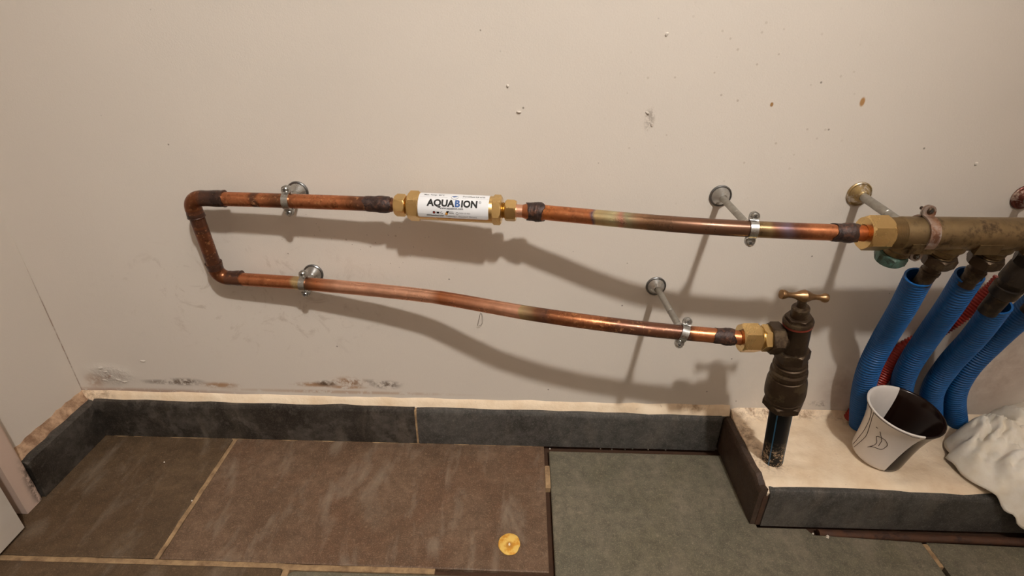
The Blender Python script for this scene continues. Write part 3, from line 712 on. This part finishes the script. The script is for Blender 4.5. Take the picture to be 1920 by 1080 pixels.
# ------------------------------------------------------------------ pipe clamps
def arc_band(mb, C_, t_, n_, u_, R, th, wd, ear, half, earn=.0016, steps=18):
    """half ring plus two ears; half=+1 front, -1 back"""
    prof = []                                     # (u, n) centre line
    uo = R+th/2
    a_lim = math.asin(min(.97, (earn+th/2)/uo))
    for i in range(steps+1):
        a = -math.pi/2+a_lim+(math.pi-2*a_lim)*i/steps
        prof.append((uo*math.sin(a), uo*math.cos(a)*half, 0))
    n_ear = half*earn
    full = [(-(R+ear)+ear*q, n_ear, 1) for q in (0, .12, .3, .5, .8)]+[(p[0], p[1], 0) for p in prof]+[((R+ear)-ear*q, n_ear, 1) for q in (.8, .5, .3, .12, 0)]
    vs, fs = [], []
    for i, (uu, nn, e) in enumerate(full):
        w2 = wd*.40
        if e:
            d = (R+ear)-abs(uu); w2 = wd/2*math.sqrt(max(.02, 1-(1-min(1, d/(wd/2)))**2)) if d < wd/2 else wd/2
        j0, j1 = full[max(0, i-1)], full[min(len(full)-1, i+1)]
        tu, tn = j1[0]-j0[0], j1[1]-j0[1]; L_ = math.hypot(tu, tn) or 1; ou, on_ = -tn/L_, tu/L_
        for sgn in (-1, 1):
            for k in (-.5, .5):
                vs.append(C_+u_*(uu+ou*k*th)+n_*(nn+on_*k*th)+t_*(sgn*w2))
    for i in range(len(full)-1):
        b = i*4
        for x, y in ((0, 1), (1, 3), (3, 2), (2, 0)): fs.append((b+x, b+y, b+4+y, b+4+x))
    fs += [(0, 2, 3, 1), tuple((len(full)-1)*4+q for q in (0, 1, 3, 2))]
    return mb.add(vs, fs)
def screw(mb, p, ax, r=.0042, L=.016):
    lathe(mb, p, ax, [(-L, r*.55), (-.001, r*.55), (-.001, r), (.0012, r*.98), (.0024, r*.7), (.0024, r*.42), (.0010, r*.38)], 20)
    ax, u, b = frame(ax)
    return mb
def cross_slot(mb, p, ax, r=.0042):
    ax, u, b = frame(ax, (.5, 0, .8))
    for d, e in ((u, b), (b, u)):
        vs = [p+ax*h+d*(i*r*.62)+e*(j*r*.14) for h in (.0012, .00265) for i, j in ((-1, -1), (1, -1), (1, 1), (-1, 1))]
        mb.add(vs, [(0, 3, 2, 1), (4, 5, 6, 7), (0, 1, 5, 4), (1, 2, 6, 5), (2, 3, 7, 6), (3, 0, 4, 7)])
    return mb
def clamp(pt, tan, plate, label, R=PR, ear=.0125, wd=.0125, tilt=0., twist=0., mats=('zinc', 'zinc', 'zinc_rod', 'zinc', 'plate_rim'), plate_r=.0168, rod_r=.0050, group=None, cat='clamp'):
    pt = Vector(pt); t_ = Vector(tan).normalized(); n0 = Vector((0, -1, 0)); n_ = (n0-t_*n0.dot(t_)).normalized(); u_ = t_.cross(n_)
    if u_.z < 0: u_ = -u_
    n2 = n_*math.cos(tilt)+u_*math.sin(tilt); u2 = u_*math.cos(tilt)-n_*math.sin(tilt); n_, u_ = n2, u2
    t_, u_ = t_*math.cos(twist)-u_*math.sin(twist), u_*math.cos(twist)+t_*math.sin(twist)
    pl = Vector((plate[0], WALL, plate[1]))
    root = empty('pipe_clamp', pl, label, cat, group)
    arc_band(MB(), pt, t_, n_, u_, R, .0023, wd, ear, 1).obj('front_band', M[mats[0]], root)
    arc_band(MB(), pt, t_, n_, u_, R, .0023, wd, ear, -1).obj('rear_band', M[mats[0]], root)
    for sg in (1, -1):
        p = pt+u_*(sg*(R+ear*.55))+n_*.0027
        s = screw(MB(), p, n_).obj('screw', M[mats[1]], root); cross_slot(MB(), p, n_).obj('slot', M['plate_rim'], s)
    # rod from the wall plate to the back of the band
    back = pt-n_*(R+.0015); d = back-pl; L = d.length; ax = d.normalized()
    if L > .06:
        h = L*.62
        r_ = lathe(MB(), pl, ax, [(.004, rod_r), (h-.0006, rod_r), (h, rod_r*.9), (h+.0006, rod_r*.98), (L-.010, rod_r*.98)], 20).obj('rod', M[mats[2]], root)
        lathe(MB(), pl, ax, [(L-.012, rod_r*1.35), (L-.004, rod_r*1.35), (L-.001, rod_r*1.7), (L, rod_r*1.7)], 6).obj('boss_nut', M[mats[0]], root)
    else:
        lathe(MB(), pl, ax, [(.004, rod_r*1.1), (L, rod_r*1.3)], 20).obj('rod', M[mats[2]], root)
    nw = Vector((0, -1, 0)); rr = plate_r
    lathe(MB(), pl, nw, [(.0003, rr), (.0022, rr*1.0), (.0034, rr*.93), (.0034, rr*.72)], 36).obj('plate_rim', M[mats[4]], root)
    lathe(MB(), pl, nw, [(.0025, rr*.86), (.0050, rr*.78), (.0085, rr*.58), (.0125, rod_r*1.5), (.0145, rod_r*1.15)], 36).obj('plate_cone', M[mats[3]], root)
    return root
def tanU(x): return Ux(x+.004)-Ux(x-.004)
def tanL(x): return Lx(x+.004)-Lx(x-.004)
x = xu(539.5); clamp(Ux(x), tanU(x), (-.3475, .5005), 'short zinc pipe clamp on the copper pipe left end, above its twin', tilt=.05)['label'] = 'short zinc pipe clamp tight to the wall on the upper copper pipe'
x = xl(571); clamp(Lx(x), tanL(x), (-.346, .359), 'short zinc pipe clamp tight to the wall on the lower copper pipe', tilt=.05)
x = xu(1410); clamp(Ux(x), tanU(x), (.304, .5065), 'zinc pipe clamp on a long wall rod holding the rainbow-tinted copper pipe', tilt=.12)
x = xl(1281); clamp(Lx(x), tanL(x), (.227, .349), 'zinc pipe clamp on a long wall rod beside the stop tap', tilt=.30, twist=.22)

# ------------------------------------------------------------------ manifold
MA0 = Vector((.445, .6675, .5015)); MA1 = Vector((.88, .680, .5015)); MA0, MA1 = CPOS+(MA0-CPOS)*KM, CPOS+(MA1-CPOS)*KM; MD = (MA1-MA0).normalized(); MR = .0215
def mx(x): return MA0+MD*((x*KM-MA0.x)/MD.x)
man = empty('brass_manifold', mx(.7)-Vector((0, 0, .03)), 'aged brass manifold with bright hexagon nut feeding the blue conduits', 'manifold')
part(hexnut(MB(), MA0, MD, .004, .034, .0203, rot=.42, hole=.0112, ch=.003), 'union_nut', M['brass'], man, 25)
pr = []
for i in range(8): pr += [(.033+i*.0022, .0203), (.0341+i*.0022, .0190)]
part(lathe(MB(), MA0, MD, pr), 'thread', M['brass_old'], man)
Lm = (MA1-MA0).length
pr = [(.049, .0200), (.051, MR), (Lm-.002, MR), (Lm, MR*.95)]
part(lathe(MB(), MA0, MD, pr, 48), 'body', M['brass_old'], man)
th = math.radians(15); OD = Vector((0, math.sin(th), -math.cos(th))); FN = Vector((0, -math.cos(th), -math.sin(th)))
def bar(mb, c, ex, ey, ez, a, b, d, ch=.0012):
    """box with half sizes a,b,d along ex,ey,ez"""
    vs = [c+ex*(a*i)+ey*(b*j)+ez*(d*k) for i in (-1, 1) for j in (-1, 1) for k in (-1, 1)]
    return mb.add(vs, [(0, 1, 3, 2), (4, 6, 7, 5), (0, 4, 5, 1), (2, 3, 7, 6), (0, 2, 6, 4), (1, 5, 7, 3)])
outs = [.573, .6375, .702, .767]
for i, xo in enumerate([.508]+outs):
    c = mx(xo)
    b_ = lathe(MB(), c, OD, [(.006, .0195), (.019, .0195), (.023, .0165), (.030, .0160)], 32)
    part(b_, 'outlet_boss', M['brass_old'], man)
for xa, xb in ((.505, .535), (.592, .622), (.656, .688), (.72, .752), (.785, .817)):
    c = mx((xa+xb)/2)+FN*(MR*.90)+OD*.0085
    part(bar(MB(), c, MD, OD, FN, (xb-xa)/2, .0075, .0034), 'cast_rib', M['brass_old'], man)
# green plug under the union nut
c = mx(.505)
plug = part(hexnut(MB(), c, OD, .031, .045, .0170, ref=(1, 0, 0), rot=.3), 'drain_plug', M['verdigris'], man); plug['label'] = 'hexagon plug green with verdigris'
# outlet nuts and tails
for i, xo in enumerate(outs):
    c = mx(xo); dk = i >= 2
    pr = []
    for k in range(4): pr += [(.028+k*.0018, .0150), (.0289+k*.0018, .0138)]
    part(lathe(MB(), c, OD, pr), 'thread', M['brass_old'], man)
    part(hexnut(MB(), c, OD, .034, .049, .0180, ref=(1, 0, 0), rot=.25+.2*i), 'outlet_nut', M['bronze' if not dk else 'dark_fit'], man)
    if not dk:
        part(lathe(MB(), c, OD, [(.048, .0118), (.060, .0108), (.061, .0122), (.066, .0122), (.067, .0108), (.088, .0108)]), 'outlet_tail', M['bronze'], man); pass
    else:
        part(lathe(MB(), c, OD, [(.048, .0150), (.054, .0185), (.078, .0190), (.080, .0150), (.088, .0150), (.089, .0180), (.104, .0175), (.108, .0130), (.140, .0125)]), 'valve_tail', M['dark_fit'], man); pass
x = .527; c = mx(x)
clamp(c, MD, (.512, .5135), 'rust-stained pipe clamp on a paint-spattered wall rod gripping the manifold', R=MR+.0003, ear=.015, wd=.016, tilt=.10, mats=('rust_clamp', 'bronze', 'zinc_rod', 'old_plate', 'old_plate'), plate_r=.0185, rod_r=.0062)
c = mx(.752)
clamp(c, MD, (.759, .513), 'rusty pipe clamp with dark red-brown wall plate at the manifold far end', R=MR+.0003, ear=.015, wd=.016, tilt=.10, mats=('rust_clamp', 'bronze', 'zinc_rod', 'red_plate', 'red_plate'), plate_r=.0185, rod_r=.0062)

# ------------------------------------------------------------------ corrugated conduits
def conduit(keys, r, mat, name, label, group, pitch=.0052, depth=.0022, open_top=True):
    n0 = catmull(keys, 400); L = sum((b-a).length for a, b in zip(n0, n0[1:])); nr = int(L/pitch); n = nr*6+1
    P = catmull(keys, n); prof = [0, .75, 1, 1, .75, 0]
    R = [r-depth+depth*prof[i % 6] for i in range(n)]
    R[0] = R[1] = r
    mb = MB(); tube(mb, P, R, 26, caps=(False, True))
    if open_top:
        q = [P[0]]+[P[i] for i in range(0, min(60, n), 4)]; tube(mb, q[1:], r-.0028, 26, caps=(False, True))
        seg = 26; k0 = 0; k1 = n*seg
        for k in range(seg): mb.f.append((k, (k+1) % seg, k1+(k+1) % seg, k1+k)); mb.mi.append(0)
    return tag(mb.obj(name, mat, origin=P[-1], angle=75), label, 'conduit', group)
def hosepath(top, d0, pts, zb=LEDGE-.003):
    K = [top]
    for px, py, y in pts[:-1]: K.append(on_y(px, py, y))
    px, py = pts[-1][:2]; b = on_z(px, py, zb); K.append(Vector((b.x, min(b.y, WALL-.0175), zb))); return K
def tdir(a, b): return (b-a).normalized()
HR = .0176
def hose(top, pts, label):
    conduit(hosepath(top, None, pts), HR, M['blue'], 'corrugated_conduit', label, 'blue conduits')
hose(on_y(1723, 519, .677), [(1692, 578, .702), (1656, 638, .738), (1630, 690, .749), (1617, 740, .758), (1612, 801)], 'ribbed blue conduit under the manifold outlet next to the green plug')
hose(on_y(1818, 516, .680), [(1780, 575, .702), (1737, 635, .738), (1703, 688, .757), (1690, 730, .768), (1684, 785)], 'ribbed blue conduit passing in front of the red conduit, second from the green plug')
hose(on_y(1872, 571, .692), [(1828, 630, .720), (1778, 685, .752), (1748, 735, .768), (1738, 785)], 'ribbed blue conduit below a dark fitting, third from the green plug')
hose(on_y(1960, 552, .698), [(1908, 597, .722), (1859, 643, .750), (1813, 692, .766), (1790, 740, .775), (1783, 785)], 'ribbed blue conduit beside the white rag, fourth from the green plug')
rk = [on_y(1880, 524, .770), on_y(1858, 546, .772), on_y(1800, 592, .776), on_y(1745, 628, .780), on_y(1694, 655, .784), on_y(1660, 698, .7865), on_y(1630, 740, .7865), on_z(1596, 784, LEDGE-.002)]
rk[-1] = Vector((rk[-1].x-.004, .7865, rk[-1].z))
conduit(rk, .0128, M['red'], 'corrugated_conduit', 'ribbed red conduit against the wall behind the blue conduits', None, .0046, .0016)

# ------------------------------------------------------------------ black pipe and stop tap
PB = on_z(1447, 866, LEDGE-.006)
VA = on_y(1469.5, 745, .652); VB = on_y(1505.5, 556, .628); VD = (VB-VA).normalized(); VL = (VB-VA).length
pd = (VA-PB)
pipe_obj = MB(); PTH = [PB+pd*(i/30*1.12) for i in range(31)]
tube(pipe_obj, PTH, .0162, 32)
pe = tag(pipe_obj.obj('water_pipe', M['pe'], origin=PB), 'black plastic water pipe with blue stripes rising from the ledge to the tap', 'pipe')
pax, pu, pb = frame(pd, (0, -1, 0))
for a in (-.75, .95, 2.6, 4.2):
    vs = []; o_ = pu*math.cos(a)+pb*math.sin(a)
    mb = MB()
    P = [p+(pu*math.cos(a)+pb*math.sin(a))*.0155 for p in PTH[1:-2]]
    tube(mb, P, .0012, 8).obj('stripe', M['stripe'], pe)
tap = empty('stop_tap', VA, 'dark bronze stop tap with T-bar handle on the black pipe', 'tap')
sv = lambda py: float(np.interp(py, [proj(VA+VD*VL*q)[1] for q in np.linspace(1.1, -.1, 60)], [VL*q for q in np.linspace(1.1, -.1, 60)]))
K = 1/1300
b_ = lathe(MB(), VA, VD, [(sv(750), .0185), (sv(750), .0255), (sv(742), .0262), (sv(741), .0252), (sv(738), .0252), (sv(737), .0282), (sv(728), .0286), (sv(712), .0274), (sv(703), .0250), (sv(702), .0238), (sv(699), .0236), (sv(698), .0254), (sv(692), .0250), (sv(689), .0228), (sv(685), .0226), (sv(684), .0234), (sv(680), .0228), (sv(678), .0205)], 48)
part(b_, 'compression_fitting', M['bronze'], tap)
part(hexnut(MB(), VA, VD, sv(757), sv(746), .0255, ref=(1, 0, 0), rot=.4, hole=.0165), 'bottom_nut', M['bronze'], tap)
part(lathe(MB(), VA, VD, [(sv(682), .0205), (sv(674), .0222), (sv(670), .0205), (sv(667), .0198)], 40), 'coupling_ring', M['bronze'], tap)
part(hexnut(MB(), VA, VD, sv(671), sv(653), .0202, ref=(1, 0, 0), rot=.2), 'hex_collar', M['bronze'], tap)
part(lathe(MB(), VA, VD, [(sv(656), .0175), (sv(646), .0180), (sv(604), .0180), (sv(602), .0190)], 40), 'body', M['bronze'], tap)
part(lathe(MB(), VA, VD, [(sv(607), .0192), (sv(603), .0192)], 40), 'washer', M['washer'], tap)['label'] = 'red fibre washer'
part(lathe(MB(), VA, VD, [(sv(603.5), .0195), (sv(600), .0195), (sv(597), .0180)], 40), 'bonnet_flange', M['bronze'], tap)
part(hexnut(MB(), VA, VD, sv(600), sv(592), .0150, ref=(1, 0, 0), rot=.1, ch=.001), 'bonnet_hex', M['bronze'], tap)
part(lathe(MB(), VA, VD, [(sv(593), .0112), (sv(577), .0115), (sv(575), .0105), (sv(574), .0070)], 32), 'gland', M['bronze'], tap)
part(lathe(MB(), VA, VD, [(sv(577), .0060), (sv(560), .0056)], 20), 'spindle', M['bronze'], tap)
hc = on_y(1506.5, 553, VB.y); he = on_y(1550.5, 559, VB.y+.004); hs = on_y(1464, 551.5, VB.y-.002); HD = (he-hs).normalized(); HLn = (he-hs).length
pr = [(0, .0040), (.0005, .0060), (.003, .0066), (.006, .0058), (.010, .0038), (.016, .0036), (.022, .0048), (.027, .0072), (HLn/2, .0088)]
pr = pr+[(HLn-a, r) for a, r in pr[-2::-1]]
part(lathe(MB(), hs, HD, pr, 24), 'handle', M['bronze_handle'], tap)['label'] = 'worn bronze T-bar handle'
# side branch to the lower copper pipe
BA = Lx(xl(1388)); BB = VA+VD*sv(634); BD = (BB-BA).normalized(); BLn = (BB-BA).length
sb = lambda px: float(np.interp(px, [proj(BA+BD*BLn*q)[0] for q in np.linspace(-.2, 1.2, 60)], [BLn*q for q in np.linspace(-.2, 1.2, 60)]))
part(hexnut(MB(), BA, BD, sb(1387), sb(1422), .0186, rot=.30, hole=.0106, ch=.003), 'compression_nut', M['brass'], tap, 25)['label'] = 'bright brass compression nut'
part(lathe(MB(), BA, BD, [(sb(1420), .0165), (sb(1424), .0175), (sb(1426), .0160), (sb(1430), .0165)], 36), 'brass_ring', M['brass_thread'], tap)
part(hexnut(MB(), BA, BD, sb(1427), sb(1441), .0168, rot=.1, ch=.0015), 'adapter_hex', M['brass'], tap)
part(hexnut(MB(), BA, BD, sb(1440), sb(1464), .0200, rot=.05, ch=.003), 'union_nut', M['bronze'], tap, 25)
part(lathe(MB(), BA, BD, [(sb(1462), .0165), (sb(1468), .0135), (sb(1476), .0130), (sb(1488), .0140)], 32), 'branch', M['bronze'], tap)

# ------------------------------------------------------------------ cup
CB = Vector((.6152, .6945, 0)); CB.z = ledge_z(CB.x, CB.y)
CA = Vector((math.sin(.0576), -math.sin(.1215), 1)).normalized(); CU = (Vector((1, 0, 0))-CA*CA.x).normalized(); CV = CA.cross(CU)
rb_, rr_, hh_ = .0386, .0560, .1071
CO = CB+Vector((0, 0, max(-(CU*math.cos(q)+CV*math.sin(q)).z*rb_ for q in np.linspace(0, 6.28, 60))+.0012))
outer = [(.0, .030), (.0, .0360), (.0020, .0382), (.007, .0390), (.02, .0396), (.04, .0409), (.06, .0430), (.078, .0462), (.090, .0496), (.097, .0522), (.1012, .0544), (.1040, .0557), (.1062, .0560), (.1071, .0548)]
inner = [(.1068, .0530), (.1045, .0512), (.098, .0482), (.09, .0455), (.075, .0420), (.05, .0385), (.03, .0366), (.012, .0345), (.0065, .0310), (.0055, .0)]
def cpt(h, r, a): return CO+CA*h+(CU*math.cos(a)+CV*math.sin(a))*r
_h = np.linspace(.001, .104, 160); _a = np.linspace(math.pi*.8, 2.3*math.pi, 420)
_ho, _ro = [o[0] for o in outer[1:]], [o[1] for o in outer[1:]]
_r = np.interp(_h, _ho, _ro); _dr = np.gradient(_r, _h)
_rad = np.cos(_a)[:, None]*np.array(CU)+np.sin(_a)[:, None]*np.array(CV)
_P = np.array(CO)+_h[:, None, None]*np.array(CA)+_r[:, None, None]*_rad[None]
_N = _rad[None]-_dr[:, None, None]*np.array(CA)
_V = _P-np.array(CPOS); _vis = (_N*_V).sum(2) < -.002
_px = 960+FPX*(_V@np.array(RT))/(_V@np.array(FW)); _py = 540-FPX*(_V@np.array(UP))/(_V@np.array(FW))
def cup_surf(px, py):
    """height and angle of the outer wall point seen at a pixel"""
    d = (_px-px)**2+(_py-py)**2+np.where(_vis, 0, 1e6); i, j = np.unravel_index(np.argmin(d), d.shape); return float(_h[i]), float(_a[j])
def ringang(h, r, px, py, a0_, a1_):
    return min(((proj(cpt(h, r, a))[0]-px)**2+(proj(cpt(h, r, a))[1]-py)**2, a) for a in np.linspace(a0_, a1_, 300))[1]
af = ringang(.1065, .0555, 1736, 822, math.pi, 2*math.pi); ab = ringang(.1065, .0555, 1687, 722, 0, math.pi); abase = ringang(.0, .0375, 1655, 887, math.pi, 2*math.pi)
pf, pk, pb3 = cpt(.1065, .0555, af), cpt(.1065, .0555, ab), cpt(0, .0375, abase)
pn = (pk-pf).cross(pb3-pf).normalized()
if pn.dot(CU) < 0: pn = -pn
cup = empty('cup', (CO.x, CO.y, CB.z), 'white and dark brown glazed cup with line drawing standing on the ledge', 'cup')
bm = bmesh.new(); prof = outer+inner; seg = 64; rings = []
for h, r in prof:
    if r == 0: rings.append([bm.verts.new(cpt(h, 0, 0))]); continue
    rings.append([bm.verts.new(cpt(h, r, 2*math.pi*k/seg)) for k in range(seg)])
for q, s_ in zip(rings, rings[1:]):
    for k in range(seg):
        k2 = (k+1) % seg
        if len(s_) == 1: bm.faces.new((q[k], q[k2], s_[0]))
        else: bm.faces.new((q[k], q[k2], s_[k2], s_[k]))
bm.faces.new(rings[0][::-1])
bmesh.ops.bisect_plane(bm, geom=bm.verts[:]+bm.edges[:]+bm.faces[:], plane_co=pf, plane_no=pn)
bm.verts.index_update(); vs = [v.co.copy() for v in bm.verts]; fs = []; mi = []
for f in bm.faces: fs.append(tuple(v.index for v in f.verts)); mi.append(1 if (f.calc_center_median()-pf).dot(pn) > 0 else 0)
bm.free(); mb = MB(); mb.add(vs, fs); mb.mi = mi
cbody = mb.obj('cup_body', [M['glaze'], M['brown_glaze']], cup, angle=50)
zz = lambda x, y: (1560+x/5.4, 700+y/5.4)
lines = [[(378, 285), (402, 340), (385, 450), (330, 570), (270, 650), (214, 718)],
         [(224, 745), (300, 680), (350, 625), (385, 520), (410, 440), (430, 392), (470, 430), (520, 470), (585, 515), (650, 555), (715, 592), (780, 630), (830, 648), (885, 658)],
         [(362, 745), (430, 725), (455, 690), (450, 640), (500, 650), (550, 690), (555, 735), (495, 770), (420, 745), (362, 745)],
         [(485, 590), (500, 650), (500, 690), (472, 732)], [(448, 545), (465, 557)]]
for ln in lines:
    pts = []
    if len(ln) > 2: ln = [(p.x, p.y) for p in catmull([(x, y, 0) for x, y in ln], len(ln)*4)]
    for x, y in ln:
        h, a = cup_surf(*zz(x, y)); pts.append((h, a))
    K_ = []
    for (h0, a0_), (h1, a1_) in zip(pts, pts[1:]):
        for q in np.linspace(0, 1, 3)[:-1]: K_.append((h0+(h1-h0)*q, a0_+(a1_-a0_)*q))
    K_.append(pts[-1])
    P = [cpt(h, float(np.interp(h, _ho, _ro))+.0002, a) for h, a in K_]
    tube(MB(), P, .00045, 6).obj('drawn_line', M['line'], cbody)

# ------------------------------------------------------------------ white rag
NZ = rng.normal(0, 1, (3, 64, 64))
def vnoise(u, v, k, f):
    u, v = u*f % 63, v*f % 63; i, j = int(u), int(v); a, b = u-i, v-j; a, b = a*a*(3-2*a), b*b*(3-2*b); n = NZ[k]
    return (n[i, j]*(1-a)+n[i+1, j]*a)*(1-b)+(n[i, j+1]*(1-a)+n[i+1, j+1]*a)*b
RC = Vector((.900, .690))
def rag_outline(a):
    # radius of the rag footprint by angle, from its visible outline on the ledge
    A = [-180, -165, -150, -135, -118, -100, -70, -40, 0, 40, 80, 110, 135, 150, 165, 180]
    R_ = [.160, .163, .160, .150, .145, .140, .150, .165, .190, .140, .104, .102, .098, .122, .146, .160]
    return float(np.interp(math.degrees(a), A, R_))
def rag(u, v, off=0.):
    a = -math.pi+2*math.pi*u; R_ = rag_outline(a)*(1+.05*vnoise(u*8, .5, 0, 3)); r = v*R_
    x, y = RC.x+r*math.cos(a), RC.y+r*math.sin(a)
    X, Y = x*9+3, y*9+2
    wx, wy = X+.5*vnoise(X, Y, 0, 1.3), Y+.5*vnoise(X, Y, 1, 1.3)
    ridge = 1-abs(vnoise(wx, wy, 2, 1.7))*1.2; ridge2 = 1-abs(vnoise(wx+7, wy+3, 0, 4.1)); ridge3 = 1-abs(vnoise(wx*1.1+3, wy*.8+1, 1, 8.5))
    dome = (1-v**5); back = .5+.5*math.tanh((y-.69)*18)
    h = .004+dome*(.026+.022*back+.024*ridge+.014*ridge2+.007*ridge3)
    h += .016*dome*math.exp(-((x-.795)**2+(y-.735)**2)/.03**2)
    h += .006*(1-dome)*max(0, vnoise(u*20, 0, 1, 3))
    base = ledge_z(min(x, 1.5), min(max(y, .645), WALL-.025)) if y > .62 else LEDGE-.004
    z = base+h
    if y < .614: z -= (.614-y)*1.1+((.614-y)**2)*6; y = .614-(.614-y)*.55
    return (x, min(y, WALL-.004-.002*h), z+off)
mb = MB(); nu, nv = 150, 70
vs = [rag(i/nu, max(.004, j/(nv-1))) for i in range(nu) for j in range(nv)]
fs = [(i*nv+j, i*nv+j+1, ((i+1) % nu)*nv+j+1, ((i+1) % nu)*nv+j) for i in range(nu) for j in range(nv-1)]
fs.append(tuple(i*nv for i in range(nu)))
rg = tag(mb.add(vs, fs).obj('rag', M['cloth'], angle=180), 'crumpled white rag lying over the ledge edge by the blue conduits', 'rag')
sm = rg.modifiers.new('thickness', 'SOLIDIFY'); sm.thickness = .0016; sm.offset = 1

# ------------------------------------------------------------------ bits on the floor
dc = on_z(955, 1021, 0); mb = MB(); seg = 40; vs = []
ph = rng.uniform(0, 6, 4)
prof = [(0, 0.0002), (.94, .0002), (1.0, .0010), (.985, .0020), (.9, .0026), (.6, .0027), (.42, .0022), (.30, .0014), (.16, .0013), (.10, .0030), (.04, .0040)]
for r, z in prof:
    for k in range(seg):
        a = 2*math.pi*k/seg; n = .018*math.sin(3*a+ph[0])+.012*math.sin(7*a+ph[1])-.05*math.exp(-((a-5.9)/.10)**2)
        rr = r*(.0175*(1+(n if r > .5 else 0)))
        vs.append((dc.x+rr*math.cos(a), dc.y+rr*1.12*math.sin(a), z))
fs = [(i*seg+k, i*seg+(k+1) % seg, (i+1)*seg+(k+1) % seg, (i+1)*seg+k) for i in range(len(prof)-1) for k in range(seg)]+[tuple((len(prof)-1)*seg+k for k in range(seg))]
tag(mb.add(vs, fs).obj('round_cap', M['yellow'], angle=40), 'flat round yellow cap with dimpled centre lying on the brown tile', 'cap')

# rusty bar in the slot along the ledge foot
b0, b1 = Vector((.500, .6055, -.0045)), Vector((1.70, .5835, -.0045)); n = 60; J = smooth_noise(n, 4, .0004)
P = [b0.lerp(b1, i/(n-1))+Vector((0, J[i], J[i]*.5)) for i in range(n)]
tag(tube(MB(), P, .0068, 16).obj('rusty_bar', M['rust'], origin=b0), 'rusty brown bar lying in the slot at the ledge foot', 'bar')

def crumb(px, py, s, z=0., mat='crumb', label='', name='plaster_crumb', group=None):
    p = on_z(px, py, z); mb = MB(); vs = []
    for i in range(5):
        a = i*1.257; vs.append((p.x+s*math.cos(a)*rng.uniform(.5, 1), p.y+s*math.sin(a)*rng.uniform(.5, 1), z))
    for i in range(5):
        a = i*1.257+.4; vs.append((p.x+s*.7*math.cos(a)*rng.uniform(.5, 1), p.y+s*.7*math.sin(a)*rng.uniform(.5, 1), z+s*rng.uniform(.7, 1.1)))
    mb.add(vs, [(0, 1, 2, 3, 4)[::-1], (5, 6, 7, 8, 9)]+[(i, (i+1) % 5, 5+(i+1) % 5, 5+i) for i in range(5)])
    return tag(mb.obj(name, M[mat], angle=20), label, 'crumb', group)
crumb(1551, 1007, .0036, label='white plaster chip on the green tile by the rusty bar end')
crumb(1524, 1001, .0020, label='tiny cream crumb where the rusty bar slot begins')
for px, py in ((1031, 842), (1126, 842), (1147, 843), (1172, 843), (1186, 842), (1215, 843), (1248, 844), (1297, 843)):
    crumb(px, py, rng.uniform(.0012, .0024), -.0124, label='pale grit crumb in the gap between green tile and skirting', group='grit in the skirting gap')
crumb(308, 867, .0018, label='small white plaster crumb on the olive corner tile')
crumb(360, 939, .0016, label='tiny white crumb in the grout between olive and brown tiles')

# thin bent wire sticking out of the wall below the lower pipe
wp = [on_y(901, 586, WALL-.001), on_y(899, 596, WALL-.004), on_y(896, 611, WALL-.005), on_y(904, 607, WALL-.005), on_y(905, 597, WALL-.004), on_y(903, 587, WALL-.001)]
wc = catmull(wp, 40)
tag(tube(MB(), wc, .0003, 6).obj('wire', M['wire'], origin=wc[0]), 'thin bent wire hanging from the wall under the lower copper pipe', 'wire')

# ------------------------------------------------------------------ ceiling lamp: frosted globe bulb (out of frame, lights the room)
lamp = empty('ceiling_lamp', (LAMP.x, LAMP.y, TOP), 'glowing frosted globe bulb hanging from a ceiling rose', 'lamp')
pr = [(0, .001)]+[(LAMP_R-LAMP_R*math.cos(a), LAMP_R*math.sin(a)) for a in np.linspace(.15, 2.75, 18)]
lathe(MB(), LAMP-Vector((0, 0, LAMP_R)), (0, 0, 1), pr, 28).obj('globe', M['lamp'], lamp)
lathe(MB(), (LAMP.x, LAMP.y, LAMP.z+LAMP_R*.88), (0, 0, 1), [(0, .022), (.02, .024), (TOP-LAMP.z-LAMP_R*.88-.012, .03), (TOP-LAMP.z-LAMP_R*.88-.0005, .055)], 28).obj('lamp_rose', M['lamp_base'], lamp)
